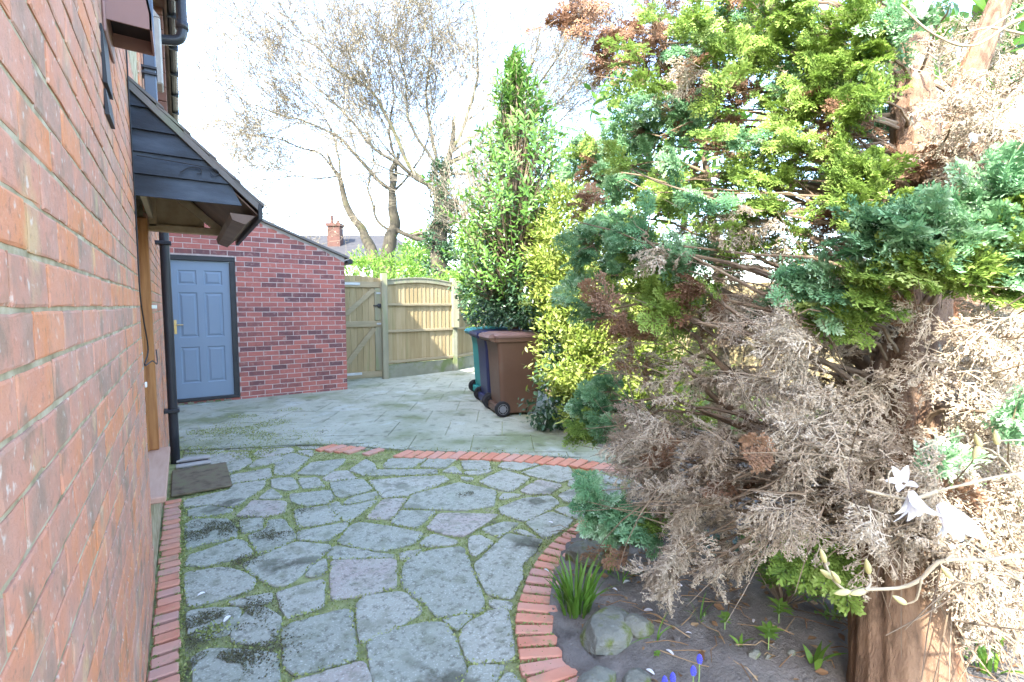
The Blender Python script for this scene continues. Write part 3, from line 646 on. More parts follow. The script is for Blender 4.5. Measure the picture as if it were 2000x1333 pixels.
for ln in STONES.splitlines():
    w_ = ln.split(); ox, oy, k_ = OR_[w_[0]]; pl = np.array([G(ox+float(p.split(',')[0])/k_, oy+float(p.split(',')[1])/k_)[:2] for p in w_[2:]]); out = []
    for a, b in zip(pl, np.roll(pl, -1, 0)):
        m = max(2, int(np.linalg.norm(b-a)/.025)); out += list(a+(b-a)*(np.arange(m)/m)[:, None])
    out = np.array(out); out = (np.roll(out, 1, 0)+2*out+np.roll(out, -1, 0))/4; c = out.mean(0)
    out = out+unit(c-out)*(np.abs(rng.normal(0, .0035, len(out)))-.0095)[:, None]
    out[:, 1] = np.minimum(out[:, 1], np.interp(out[:, 0], BND[:, 0], BND[:, 1])-.012); out[:, 0] = np.maximum(out[:, 0], -.05)
    cells.append(out); add_stone(g, out, c, float(w_[1])*.95+.05*rng.random())
for i, s in enumerate(S):
    px_, py_ = to_px(s[0], s[1]) if s[1] > .3 else (0, 2000)
    if py_ < 1335 and not (py_ < 902 and px_ < 640) and not (px_ > 1150): continue
    p = s[:2]; poly = [np.array(q, float) for q in ((-.055, -1.3), (3.9, -1.3), (3.9, 5.7), (-.055, 5.7))]
    for j in np.argsort(((S[:, :2]-p)**2).sum(1))[1:26]:
        q = S[j, :2]; n = unit(q-p); gap = .0045+.007*rng.random()**2
        dq = np.linalg.norm(q-p); poly = clip_poly(poly, (p+q)/2+n*float(np.clip((PW[i]-PW[j])/(2*dq), -.3*dq, .3*dq))-n*gap, n)
        if len(poly) < 3: break
    if len(poly) < 3: continue
    pl = np.array(poly); c = pl.mean(0)
    # resample the outline, nibble it, then rim and top
    out = []
    for a, b in zip(pl, np.roll(pl, -1, 0)):
        m = max(2, int(np.linalg.norm(b-a)/.035)); t = np.arange(m)/m
        out += list(a+(b-a)*t[:, None])
    out = np.array(out); out = (np.roll(out, 1, 0)+6*out+np.roll(out, -1, 0))/8; an_ = rng.normal(0, .028); k_ = rng.uniform(.945, 1.0)
    out = c+(out-c)@np.array([[math.cos(an_), math.sin(an_)], [-math.sin(an_), math.cos(an_)]])*k_
    dn = unit(c-out); out = out+dn*np.abs(rng.normal(0, .0045, len(out)))[:, None]
    out[:, 1] = np.minimum(out[:, 1], np.interp(out[:, 0], BND[:, 0], BND[:, 1])-.012); c = out.mean(0)
    if np.ptp(out[:, 1]) < .05: continue
    cells.append(out); add_stone(g, out, c, s[2], .0085)
kind(g.build('crazy_paving', M['stone']))
# moss tufts along the joints
outer = spl([(2.32, 2.42, 0), (2.13, 2.31, 0), (1.84, 2.21, 0), (1.57, 2.07, 0), (1.41, 1.94, 0), (1.25, 1.79, 0), (1.14, 1.65, 0), (1.07, 1.52, 0), (1.02, 1.41, 0), (1.0, 1.2, 0), (1.03, 1.0, 0), (1.12, .8, 0)], 80)[:, :2]
bl = []
for o in cells:
    for p in o[::1]:
        if vnoise(p[0], p[1], 3, 9) > -.5 and p[0] < 3.3:
            for _ in range(rng.integers(1, 7)): bl.append((p[0]+rng.normal(0, .008), p[1]+rng.normal(0, .008), .007))
for k in range(2600): bl.append((-.155+.02*rng.random()**2, rng.uniform(.8, 4.3), .008))
for k in range(1600): bl.append((-.06+rng.normal(0, .008), rng.uniform(.8, 4.2), .01))
for (cx, cy, r, n) in ((.35, 6.1, .5, 900), (.9, 5.6, .4, 500), (.2, 1.75, .1, 500), (.18, 1.45, .14, 700), (.55, 6.6, .4, 400), (.5, 5.4, .3, 500), (.05, 2.4, .06, 200)):
    for k in range(n): bl.append((cx+rng.normal(0, r*.6), cy+rng.normal(0, r*.4), .012))
for q in range(5200):
    i_ = rng.integers(0, 80); p = outer[i_]; bl.append((p[0]+rng.uniform(-.03, .2), p[1]+rng.uniform(-.17, .05), .012))
for q in range(1800):
    i_ = rng.uniform(0, len(row)-2); p = row[int(i_)]*(1-i_ % 1)+row[int(i_)+1]*(i_ % 1); bl.append((p[0]+rng.normal(0, .06), p[1]+rng.normal(0, .09), .012))
for q in range(16000):
    x_, y_ = rng.uniform(-.15, 1.3), rng.uniform(5.0, 7.6)
    if vnoise(x_, y_, 5, 21) > .15+.5*max(0, x_-.7)+.3*abs(y_-6): bl.append((x_, y_, .014))
bl = np.array(bl); bl = bl[bl[:, 0] > -.165]
n = len(bl)
leaf4 = np.array([(0, 0, 0), (.5, .35, .05), (1, 0, .1), (.5, -.35, .05)])
D = unit(np.stack([rng.normal(0, 1, n), rng.normal(0, 1, n), rng.uniform(.3, 1.4, n)], -1))
g = Geo().inst(leaf4, np.array([[0, 1, 2, 3]]), np.zeros(4), bl, D, rng.normal(0, 1, (n, 3)), rng.uniform(.006, .017, n), rng.random(n))
kind(g.build('moss', M['moss_leaf']), 'stuff')
nq = 90000; qx = rng.uniform(-.06, 3.1, nq); qy = rng.uniform(.9, 5.3, nq); ins = np.zeros(nq, bool)
for o in cells:
    bb = (qx > o[:, 0].min()) & (qx < o[:, 0].max()) & (qy > o[:, 1].min()) & (qy < o[:, 1].max()); k = np.where(bb)[0]; x, y = qx[k], qy[k]; q_ = np.zeros(len(k), bool)
    for a, b in zip(o, np.roll(o, -1, 0)): q_ ^= ((a[1] > y) != (b[1] > y)) & (x < (b[0]-a[0])*(y-a[1])/(b[1]-a[1]+1e-12)+a[0])
    ins[k] |= q_
ok = ~ins & (qy < np.interp(qx, BND[:, 0], BND[:, 1])) & (vnoise(qx, qy, 6, 31) > -.5); qx, qy = qx[ok], qy[ok]; nq = len(qx)
g = Geo().inst(leaf4, np.array([[0, 1, 2, 3]]), np.zeros(4), np.stack([qx, qy, np.full(nq, .005)], -1), unit(np.stack([rng.normal(0, 1, nq), rng.normal(0, 1, nq), rng.uniform(.2, 1.2, nq)], -1)), rng.normal(0, 1, (nq, 3)), rng.uniform(.005, .013, nq), np.clip(.45+.25*vnoise(qx, qy, 9, 5)+rng.normal(0, .15, nq), 0, 1))
kind(g.build('joint_moss', M['moss_leaf']), 'stuff')
dk = []
for (x, y, r1, r2, n) in ((435, 1212, .10, .06, 2600), (420, 1038, .13, .08, 2600), (525, 1050, .08, .05, 900), (440, 1298, .11, .06, 2600), (380, 1250, .05, .06, 700), (915, 968, .05, .03, 300), (470, 1100, .05, .04, 400), (400, 880, .2, .12, 1500), (1010, 1130, .02, .015, 60), (590, 1000, .04, .05, 250)):
    c = G(x, y); q = np.stack([c[0]+rng.normal(0, r1, n), c[1]+rng.normal(0, r2, n), np.full(n, .0125)], -1)
    dk.append(q[vnoise(q[:, 0], q[:, 1], 14, int(x)) > -.1])
dk = np.vstack(dk); dk = dk[dk[:, 0] > -.05]; n = len(dk)
g = Geo().inst(leaf4, np.array([[0, 1, 2, 3]]), np.zeros(4), dk, unit(np.stack([rng.normal(0, 1, n), rng.normal(0, 1, n), rng.uniform(0, .4, n)], -1)), np.stack([rng.normal(0, .2, n), rng.normal(0, .2, n), np.ones(n)], -1), rng.uniform(.005, .012, n), rng.random(n))
M['dark_moss'] = mat('dark_moss', [(.055, .048, .03), (.09, .082, .045), (.13, .135, .06)], 20, 1, 0, attr=.8)
kind(g.build('dark_moss', M['dark_moss']), 'stuff')

# far slabs: individually cut flags in a skewed grid
g = Geo(); ang = math.radians(-33); ca, sa = math.cos(ang), math.sin(ang)
def inside_far(x, y):
    return y > np.interp(x, bnd[:, 0], bnd[:, 1])
sw, sh = .62, .62
zb = .004
kind(Geo().add([(-.17, 5.2, zb), (.8, 5.0, zb), *[(r_[0], r_[1]+.03, zb) for r_ in row[1:]], (9, 1.5, zb), (9, 12.5, zb), (-.17, 12.5, zb)], [np.array([list(range(5+len(row)-1))])]).build('slab_bed', M['moss']))
for i in range(-14, 16):
    for j in range(-4, 22):
        x0, y0 = i*sw+(.31 if j % 2 else 0), j*sh; cx_, cy_ = x0+sw/2, y0+sh/2
        poly = []
        for (a, b) in ((0, 0), (1, 0), (1, 1), (0, 1)):
            lx = x0+.004+a*(sw-.008); ly = y0+.004+b*(sh-.008); poly.append(np.array([ca*lx-sa*ly, sa*lx+ca*ly+4.0]))
        pl = np.array(poly); o2 = []
        for a, b in zip(pl, np.roll(pl, -1, 0)): o2 += list(a+(b-a)*(np.arange(12)/12)[:, None])
        pl = np.array(o2); pl[:, 1] = np.maximum(pl[:, 1], np.interp(pl[:, 0], bnd[:, 0], bnd[:, 1])); c = pl.mean(0)
        if c[0] < -.45 or c[0] > 6.5 or c[1] > 10.5 or c[1] < 2.6 or np.ptp(pl[:, 1]) < .06: continue
        pl = pl[(np.abs(pl-np.roll(pl, 1, 0)).sum(1) > 1e-5)]
        m = len(pl); h = .014+rng.normal(0, .0012); tx, ty = rng.normal(0, .0025, 2)
        v = np.array([(x, y, 0) for x, y in pl]+[(x, y, h+tx*(x-c[0])+ty*(y-c[1])) for x, y in pl]+[(c[0], c[1], h)])
        g.add(v, [np.array([[k+m, (k+1) % m+m, 2*m] for k in range(m)]), np.array([[k, (k+1) % m, (k+1) % m+m, k+m] for k in range(m)])], rng.random())
kind(g.build('patio', M['slab']))

# brick edgings
def lay_brick(g, c, along, L_, Wd, h=.028, z0=-.02, tone=None):
    along = unit(np.append(np.array(along), 0)); side = np.array([-along[1], along[0], 0]); M4 = np.eye(4)
    M4[:3, 0] = along; M4[:3, 1] = side; M4[:3, 3] = (c[0], c[1], rng.normal(0, .0015)); M4[:3, 2] = unit((rng.normal(0, .012), rng.normal(0, .012), 1))
    g.box((-L_/2, -Wd/2, z0), (L_/2, Wd/2, h), M=M4, bev=.005, tone=rng.random() if tone is None else tone)
def along_curve(pts, step):
    pts = np.array(pts); seg = np.linalg.norm(np.diff(pts, axis=0), axis=1); s = np.concatenate([[0], np.cumsum(seg)])
    t = np.arange(0, s[-1], step); x = np.interp(t, s, pts[:, 0]); y = np.interp(t, s, pts[:, 1])
    d = unit(np.stack([np.gradient(x), np.gradient(y)], -1)); return np.stack([x, y], -1), d
g = Geo(); pts, dd = along_curve(row[1:]+np.array([-.01, -.045]), .104)
for k, (p, t) in enumerate(zip(pts, dd)):
    if k in (4, 6, 7): continue
    a = np.array([-t[1], t[0]]); a = unit(a+.30*t); lay_brick(g, p-a*.04, a, .215, .086, h=.022)
tag(g.build('brick_edging', M['edge_brick']), 'curved row of terracotta bricks dividing the slabs from the crazy paving', 'brick edging')
g = Geo(); pts, dd = along_curve(outer, .079)
for p, t in zip(pts, dd):
    a = np.array([-t[1], t[0]]); lay_brick(g, p+a*.095, unit(a+rng.normal(0,.02)*t), .20+rng.normal(0,.004), .056, h=.022)
tag(g.build('brick_edging', M['edge_brick']), 'curved terracotta brick border between crazy paving and the flower bed', 'brick edging')
g = Geo()
y = -.5
while y < 4.2:
    wd = .058; lay_brick(g, (-.113+rng.normal(0, .003), y), (1, rng.normal(0, .035)), .095+rng.normal(0, .003), wd, h=.02+rng.normal(0, .001)); y += .077+rng.normal(0, .003)
tag(g.build('brick_edging', M['edge_brick']), 'straight strip of terracotta bricks running along the foot of the house wall', 'brick edging')

# flower bed soil
bx, by = np.meshgrid(np.linspace(.9, 7.0, 170), np.linspace(-2.5, 4.8, 190), indexing='ij')
ex_ = np.array([(2.32+.1, 2.42-.12), *[(p[0]+.13, p[1]-.09) for p in outer[6:]]])
def edge_dist(x, y):
    cl = np.vstack([[(7, 4.6), (4.6, 4.75), (3.9, 4.35), (3.45, 3.75), (3.28, 3.0), (3.1, 2.55), (2.6, 2.42)], [(p[0]+a*.17, p[1]) for p in outer[8:] for a in (1,)], [(1.5, -.2), (1.6, -3)]])
    from_ = np.full(x.shape, 9.); ins = np.zeros(x.shape, bool)
    poly = np.vstack([cl, [(7.2, -3)]])
    for a, b in zip(poly, np.roll(poly, -1, 0)):
        ab = b-a; t = np.clip(((x-a[0])*ab[0]+(y-a[1])*ab[1])/(ab@ab), 0, 1)
        from_ = np.minimum(from_, np.hypot(x-a[0]-t*ab[0], y-a[1]-t*ab[1]))
        c = ((a[1] > y) != (b[1] > y)); ins ^= c & (x < (b[0]-a[0])*(y-a[1])/(b[1]-a[1]+1e-12)+a[0])
    return np.where(ins, from_, -from_)
def soil_z(x, y):
    d = edge_dist(np.atleast_1d(np.asarray(x, float)), np.atleast_1d(np.asarray(y, float)))
    return np.where(d > 0, .022+.07*np.clip(d/.5, 0, 1)+.010*vnoise(x, y, 9, 4)+.006*vnoise(x, y, 30, 5), -.06)
g = Geo(); z = soil_z(bx.ravel(), by.ravel()).reshape(bx.shape)+rng.normal(0, .0035, bx.shape)
g.add(np.stack([bx, by, z], -1).reshape(-1, 3), grid_faces(170, 190)); kind(g.build('soil', M['soil'], smooth=True))
kind(Geo().add([(4.2, -6, .10), (30, -6, .10), (30, 8.5, .10), (4.6, 4.9, .10)], np.array([[0, 1, 2, 3]])).build('lawn', M['grass']))

# doormat
g = Geo(); g.box((-.125, 4.28, .014), (.27, 4.95, .032), bev=.006); M_mat = g.build('doormat', M['mat']); tag(M_mat, 'worn brown mossy doormat lying on the paving below the door sill', 'doormat')
g = Geo(); g.box((-.10, 5.02, .016), (.16, 5.10, .034), bev=.004); g.box((-.10, 5.20, .016), (.16, 5.28, .034), bev=.004); dr = tag(g.build('drain_surround', M['render']), 'pale broken concrete surround of the drain at the foot of the downpipe', 'drain')
g = Geo(); g.box((-.08, 5.105, .015), (.14, 5.195, .019)); g.build('drain_hole_shade', M['opening_shade'], dr)  # flat dark slab painted as the shade down the drain

# ------------------------------------------------------------ wheelie bins
BD = unit(np.array([.965, -.26])); BN = np.array([-BD[1], BD[0]])
def make_bin(label, body_m, lid_m):
    t = thing('wheelie_bin', label, 'wheelie bin', (0, 0, 0))
    # body: tapering rounded rectangle sections
    def sect(x0, x1, hy, z, r, n=5):
        pts = []
        for (cx_, cy_, a0) in ((x1-r, hy-r, 0), (x0+r, hy-r, 90), (x0+r, -hy+r, 180), (x1-r, -hy+r, 270)):
            for k in range(n): a = math.radians(a0+90*k/(n-1)); pts.append((cx_+r*math.cos(a), cy_+r*math.sin(a), z))
        return pts
    secs = [sect(-.20, .24, .225, .03, .04), sect(-.215, .25, .23, .045, .045), sect(-.235, .275, .238, .20, .05), sect(-.235, .28, .24, .21, .05), sect(-.27, .325, .265, .80, .05), sect(-.29, .345, .275, .93, .05), sect(-.30, .355, .28, .945, .05), sect(-.325, .375, .29, .95, .05), sect(-.325, .375, .29, 1.0, .05), sect(-.30, .355, .28, 1.0, .05)]
    v = np.array(secs).reshape(-1, 3); m = 20; g = Geo(); k = np.arange(m)
    q = np.vstack([np.stack([r*m+k, r*m+(k+1) % m, (r+1)*m+(k+1) % m, (r+1)*m+k], -1) for r in range(len(secs)-1)])
    g.add(v, [q, np.array([list(range(m))])])
    g.box((-.27, -.22, .03), (-.16, .22, .13), bev=.01)
    ob = g.build('body', body_m, t, smooth=False)
    # lid: shallow dome with overhang and hinge side handle
    ls = [sect(-.33, .40, .297, 1.003, .05), sect(-.335, .405, .30, 1.03, .05), sect(-.33, .395, .295, 1.045, .06), sect(-.27, .33, .24, 1.062, .06), sect(-.15, .2, .12, 1.07, .05)]
    v = np.array(ls).reshape(-1, 3); g = Geo()
    q = np.vstack([np.stack([r*m+k, r*m+(k+1) % m, (r+1)*m+(k+1) % m, (r+1)*m+k], -1) for r in range(4)]); g.add(v, [q, np.array([list(range(4*m, 5*m))])])
    g.prism([(-.33, -.25, 1.005), (-.33, -.25, 1.05), (-.385, -.25, 1.035), (-.40, -.25, 1.0)], (0, .5, 0))
    g.build('lid', lid_m, t)
    g = Geo(); g.tubes([[-.375, y_, .985] for y_ in (-.24, 0, .24)], [.016]*3, 10, cap=True)
    for y_ in (-.24, -.08, .08, .24): g.prism([(-.29, y_-.012, .93), (-.29, y_-.012, 1.0), (-.385, y_-.012, 1.0), (-.385, y_-.012, .97)], (0, .024, 0))
    g.build('handle', body_m, t)
    for s in (-1, 1):
        g = Geo(); g.lathe([(.045, -.024), (.088, -.024), (.1, -.016), (.1, .016), (.088, .024), (.045, .024)], (-.225, s*.268, .10), 'y', 28); wh = g.build('wheel', M['rubber'], t)
        g = Geo(); g.lathe([(.001, s*.030), (.018, s*.030), (.02, s*.016), (.055, s*.014), (.062, s*.026), (.066, s*.0245)], (-.225, s*.268, .10), 'y', 24)
        for a in range(8):
            an = a*math.pi/4; c_, s_ = math.cos(an), math.sin(an)
            g.prism([(-.225+c_*.015-s_*.004, s*.268+s*.014, .10+s_*.015+c_*.004), (-.225+c_*.058-s_*.004, s*.268+s*.014, .10+s_*.058+c_*.004), (-.225+c_*.058+s_*.004, s*.268+s*.014, .10+s_*.058-c_*.004), (-.225+c_*.015+s_*.004, s*.268+s*.014, .10+s_*.015-c_*.004)], (0, s*.010, 0))
        g.build('rim', M['grey_hub'], wh)
    g = Geo(); g.tubes([[-.225, -.26, .10], [-.225, .26, .10]], [.012, .012], 8); g.build('axle', M['black'], t)
    return t
for (lab, bm_, lm_, off, tw) in (('brown wheelie bin with reddish brown lid, nearest of the row', M['bin_brown'], M['bin_lid'], 0, 0), ('navy blue wheelie bin squeezed between the brown and teal bins', M['bin_navy'], M['bin_navy'], .64, -.03), ('teal green wheelie bin with teal lid, farthest of the row', M['bin_teal'], M['bin_teal_lid'], 1.36, .04)):
    b = make_bin(lab, bm_, lm_)
    w0 = np.array([3.30, 5.09])+BN*(off+.268)+BD*(.225+off*.04)+np.array([.9, -.25])*(.0 if off == 0 else (.0 if off < 1 else .09))
    b.location = (w0[0], w0[1], .016); b.rotation_euler = (0, 0, math.atan2(BD[1], BD[0])+tw)
#@@VEG
# ------------------------------------------------------------ plant builders
def leaf_tpl(wd=.36, fold=.10, droop=.18, seg=3):
    v = []; f = []
    ts = np.linspace(0, 1, seg+1)
    for t in ts:
        hw = wd*math.sin(math.pi*min(1, t*.93+.07))**.8*.5 if t < 1 else 0.0
        z = -droop*t*t
        v += [(t, -hw, z+fold*hw*2), (t, 0, z), (t, hw, z+fold*hw*2)]
    for i in range(seg):
        a = i*3; f += [[a, a+1, a+4, a+3], [a+1, a+2, a+5, a+4]]
    return np.array(v), np.array(f)
LV, LF = leaf_tpl(); LV2, LF2 = leaf_tpl(.62, .12, .12, 2)
def leafmass(blobs, n, size, mat_, name, parent, tpl=(LV, LF), up=.25, clump=70, csd=.10, shell=.75, seed=1, droop=0, sizej=.35, cut=None):
    r = np.random.default_rng(seed); bl = np.array([[*b[0], *b[1]] for b in blobs]); vol = (bl[:, 3]*bl[:, 4]*bl[:, 5])**.66
    k = r.choice(len(bl), clump, p=vol/vol.sum()); d = unit(r.normal(0, 1, (clump, 3))); rad = shell+(1.06-shell)*r.random(clump)**.6
    cc = bl[k, :3]+d*rad[:, None]*bl[k, 3:]; ct = r.normal(0, .17, clump)
    j = r.integers(0, clump, n); p = cc[j]+r.normal(0, csd, (n, 3))*np.array([1, 1, .85])
    out = unit((p-bl[k[j], :3])/bl[k[j], 3:]**2*bl[k[j], 3:])
    D = unit(out*.8+r.normal(0, .6, (n, 3))+np.array([0, 0, up-droop])); Nn = unit(out*.7+np.array([0, 0, .7])+r.normal(0, .45, (n, 3)))
    s = size*(1+sizej*r.normal(0, .6, n)).clip(.4, 1.7); t = np.clip(.5+ct[j]+r.normal(0, .2, n), 0, 1)
    ok = p[:, 2] > .02
    if cut is not None: ok &= cut(p)
    g = Geo().inst(tpl[0], tpl[1], np.zeros(len(tpl[0])), p[ok], D[ok], Nn[ok], s[ok], t[ok])
    return g.build(name, mat_, parent), cc
def twigs_to(parent, name, root, targets, r0, mat_, seed=2, sag=.1, n=5, S=7, tip=.25):
    r = np.random.default_rng(seed); root = np.atleast_2d(root); T = np.asarray(targets); N = len(T)
    A = root[r.integers(0, len(root), N)]; t = np.linspace(0, 1, S)[None, :, None]
    P = A[:, None]*(1-t)+T[:, None]*t; L_ = np.linalg.norm(T-A, axis=1)
    P[:, 1:-1] += r.normal(0, .035, (N, S-2, 3))*L_[:, None, None]; P[:, :, 2] += (sag*L_)[:, None]*np.sin(np.pi*t[..., 0])
    R = r0*(1-(1-tip)*t[..., 0])*np.ones((N, 1))*r.uniform(.5, 1.1, (N, 1))
    return Geo().tubes(P, R, n, tone=r.random(N)).build(name, mat_, parent)

def grow(bufs, start, d, L_, rad, lev, maxlev, r, upb=.10, bend=.15, kids=(6, 6, 4, 4)):
    S = 6; p = np.array(start, float); d = unit(d); pts = [p.copy()]; ds = [d]
    for i in range(S-1):
        d = unit(d+r.normal(0, bend, 3)+np.array([0, 0, upb*.2])); p = p+d*L_/(S-1); pts.append(p.copy()); ds.append(d)
    bufs[lev].append((np.array(pts), np.linspace(rad, rad*.35, S)))
    if lev < maxlev:
        for k in range(kids[min(lev, len(kids)-1)]):
            t = r.uniform(.25, 1)*(S-1); i = min(int(t), S-2); q = pts[i]+(pts[i+1]-pts[i])*(t-i)
            a = unit(np.cross(ds[i], r.normal(0, 1, 3))); an = r.uniform(.4, 1.0)
            nd = ds[i]*math.cos(an)+a*math.sin(an); nd = unit(nd+np.array([0, 0, upb]))
            grow(bufs, q, nd, L_*r.uniform(.48, .72), rad*.45, lev+1, maxlev, r, upb, bend, kids)
def limb(pxs, d0, d1, r0, r1, n=26):
    P = spl([W(x, y, d0+(d1-d0)*i/max(1, len(pxs)-1)) for i, (x, y) in enumerate(pxs)], n)
    P = P+.25*r0*np.stack([vnoise(P[:, 2]*2, P[:, 0], 2, s) for s in (1, 2, 3)], -1); return P, np.linspace(r0, r1, n)
def bare_tree(name, label, trunk, limbs, seed, per=9, L0=1.7, ml=3, sub=True, budn=1, base=None):
    r = np.random.default_rng(seed)
    t = thing(name, label, 'tree', tuple(trunk[0][0]*[1, 1, 0]))
    P, Rr = trunk; P = np.vstack([P[0]*[1, 1, 0]-[0, 0, .1], P]); Rr = np.append(Rr[0]*1.15, Rr)
    Geo().tubes(P, Rr, 12, tone=.4).build('trunk', M['bare_bark'], t, smooth=True)
    bufs = {k: [] for k in range(6)}
    limbs = [(P, Rr*.55) for (P, Rr) in limbs]
    for (P, Rr) in limbs:
        Geo().tubes(P, Rr, 8, tone=r.random()).build('limb', M['bare_bark'], t, smooth=True)
    for (P, Rr) in limbs:
        n = len(P)
        for k in range(per):
            i = int(r.uniform(.3, 1)*(n-2)); dd = unit(P[i+1]-P[i]); a = unit(np.cross(dd, r.normal(0, 1, 3))); an = r.uniform(.3, .8)
            grow(bufs, P[i], dd*math.cos(an)+a*math.sin(an)+np.array([0, 0, .15]), L0*r.uniform(.5, 1.15), max(.010, Rr[i]*.4), 1, ml+1, r)
        grow(bufs, P[-1], unit(P[-1]-P[-3]), L0, Rr[-1], 1, ml+1, r)
    g = Geo(); tips = []
    for lev, b in bufs.items():
        if not b: continue
        PP = np.array([x[0] for x in b]); RR = np.maximum(np.array([x[1] for x in b]), .005)
        g.tubes(PP, RR, 5 if lev < 3 else 3, tone=.2*(lev > 2)+r.random(len(b))*.8)
        if lev >= 3: tips.append(PP[:, 2:].reshape(-1, 3))
    g.build('crown', M['pale_twig'], t)
    if tips and budn:
        tp = np.vstack(tips); tp = tp[r.random(len(tp)) < .5*budn]; n = len(tp)
        Geo().inst(leaf4, np.array([[0, 1, 2, 3]]), np.zeros(4), tp+r.normal(0, .02, (n, 3)), r.normal(0, 1, (n, 3)), r.normal(0, 1, (n, 3)), r.uniform(.02, .05, n), r.random(n)).build('buds', M['bud'], t)
    return t

# ------------------------------------------------------------ background trees
T1 = limb([(740, 530), (728, 495), (716, 470), (702, 441), (677, 403), (665, 357), (652, 332), (640, 300)], 15, 15, .20, .03)
bare_tree('bare_tree', 'bare tree with a slim trunk leaning left above the wooden gate', T1,
          [limb([(652, 332), (625, 300), (590, 290), (540, 270), (490, 265)], 15, 14.6, .07, .02), limb([(660, 345), (620, 350), (570, 345), (520, 360)], 15, 14.4, .05, .015), limb([(665, 357), (660, 300), (640, 240), (600, 190)], 15, 15.5, .07, .025), limb([(677, 403), (640, 400), (600, 410), (560, 425)], 15, 14.5, .035, .012)], 3, per=9, L0=2.0, ml=3)
T2 = limb([(757, 540), (757, 517), (765, 462), (772, 430), (766, 400), (765, 372), (768, 340), (778, 300)], 15, 15, .25, .05)
bare_tree('bare_tree', 'upright bare tree with mossy forked trunk left of the ivy covered trunk', T2,
          [limb([(768, 455), (740, 435), (727, 400), (719, 365), (730, 320), (720, 260)], 15, 15.3, .09, .03),
           limb([(765, 372), (736, 349), (700, 310), (669, 273), (610, 244), (550, 225), (497, 206)], 15, 14, .13, .02),
           limb([(765, 380), (775, 330), (760, 260), (770, 180), (750, 90)], 15, 15.6, .11, .02),
           limb([(765, 378), (800, 340), (830, 290), (850, 200)], 15, 14.5, .08, .02),
           limb([(768, 445), (800, 462), (830, 470), (862, 450)], 15, 14.5, .14, .12)], 5, per=11, L0=2.5, ml=3)
T3 = limb([(850, 560), (855, 520), (858, 460), (862, 400), (866, 350), (880, 300), (890, 230)], 14.2, 14.4, .30, .05)
tt = bare_tree('bare_tree', 'ivy clad bare tree whose long limbs arch left across the sky', T3,
          [limb([(862, 390), (840, 365), (812, 349), (780, 320), (736, 295), (690, 240), (640, 190), (590, 150)], 14.2, 13.5, .16, .02),
           limb([(830, 358), (799, 323), (770, 260), (740, 200), (711, 164), (660, 140), (620, 95), (568, 63), (500, 12)], 14.2, 13.6, .12, .015),
           limb([(866, 350), (850, 300), (841, 252), (833, 180), (845, 80), (840, 0)], 14.2, 14.6, .12, .02),
           limb([(880, 300), (905, 250), (930, 165), (933, 80), (920, 0)], 14.2, 14.6, .12, .02),
           limb([(875, 320), (930, 290), (990, 200), (1040, 120), (1060, 20)], 14.2, 15, .10, .02),
           limb([(870, 340), (940, 330), (1020, 260), (1090, 200), (1150, 120)], 14.2, 15, .09, .02),
           limb([(850, 320), (800, 240), (790, 150), (760, 50)], 14.2, 13.8, .09, .02), limb([(880, 300), (960, 240), (1040, 180), (1120, 60), (1150, -20)], 14.2, 15.5, .09, .02), limb([(870, 320), (960, 280), (1060, 260), (1130, 200)], 14.4, 15.6, .08, .02)], 8, per=12, L0=2.7, ml=3)
leafmass([(W(858, 530, 14.1), (.35, .35, .5)), (W(860, 470, 14.1), (.33, .33, .6)), (W(868, 400, 14.1), (.3, .3, .5)), (W(905, 500, 14.0), (.5, .4, .7)), (W(862, 350, 14.1), (.25, .25, .4))], 5200, .09, M['ivy'], 'ivy', tt, (LV2, LF2), seed=4, clump=60)
# pale suckering shoots
r = np.random.default_rng(21); base = W(965, 520, 10.5)*np.array([1, 1, 0])
sk = thing('bare_shrub', 'bare shrub of tall straight pale shoots left of the laurel', 'shrub', tuple(base))
b2 = {k: [] for k in range(5)}; N = 75; tops = []
for i in range(N):
    top = W(r.uniform(850, 1010), r.uniform(60, 330), r.uniform(9.8, 11)); a = base+r.normal(0, .18, 3)*[1, 1, 0]
    P = np.array([a+(top-a)*t+np.array([0, 0, .0])+unit(top-a)[[0, 1, 0]]*[1, 1, 0]*(-.5*math.sin(math.pi*t)) for t in np.linspace(0, 1, 9)])
    b2[0].append((P, np.linspace(.02, .004, 9)))
    for k in range(3):
        j = r.integers(3, 8); grow(b2, P[j], unit(P[j]-P[j-1])+r.normal(0, .35, 3), r.uniform(.4, 1.0), .006, 1, 2, r, .2, .08, (0, 2))
g = Geo()
for lev in b2:
    if b2[lev]: g.tubes(np.array([x[0] for x in b2[lev]]), np.maximum(np.array([x[1] for x in b2[lev]]), .003), 4, tone=.3+.7*r.random(len(b2[lev])))
g.build('shoots', M['pale_twig'], sk)
# green shrubs behind the fence
sh = thing('bushy_shrub', 'bright spring green bush peeping over the gate and fence', 'shrub', (4, 12, 0))
leafmass([(W(x, y, 12), (.8, .7, .55)) for x, y in ((690, 540), (740, 548), (790, 545), (840, 552), (890, 550))]+[(W(x, 620, 12), (1.0, .8, .9)) for x in (700, 780, 860)], 9000, .10, M['bright'], 'foliage', sh, seed=12, clump=150, csd=.14)
twigs_to(sh, 'stem', W(780, 760, 12), [W(x, 560, 12) for x in (700, 740, 780, 820, 860)], .03, M['limb_bark'])
s2 = thing('bushy_shrub', 'yellow green bush against the far bungalow right of the mossy trunk', 'shrub', (8, 20, 0))
leafmass([(W(820, 505, 20), (.7, .7, .9)), (W(835, 540, 20), (1.3, 1, 1.2)), (W(880, 480, 20), (1.2, 1, 1.6)), (W(900, 540, 20), (2, 1, 1.5))], 5000, .15, M['bright'], 'foliage', s2, seed=14, clump=90, csd=.25)
s3 = thing('conifer_tree', 'small dark conifer tip showing beside the bungalow roof', 'tree', (8, 24, 0))
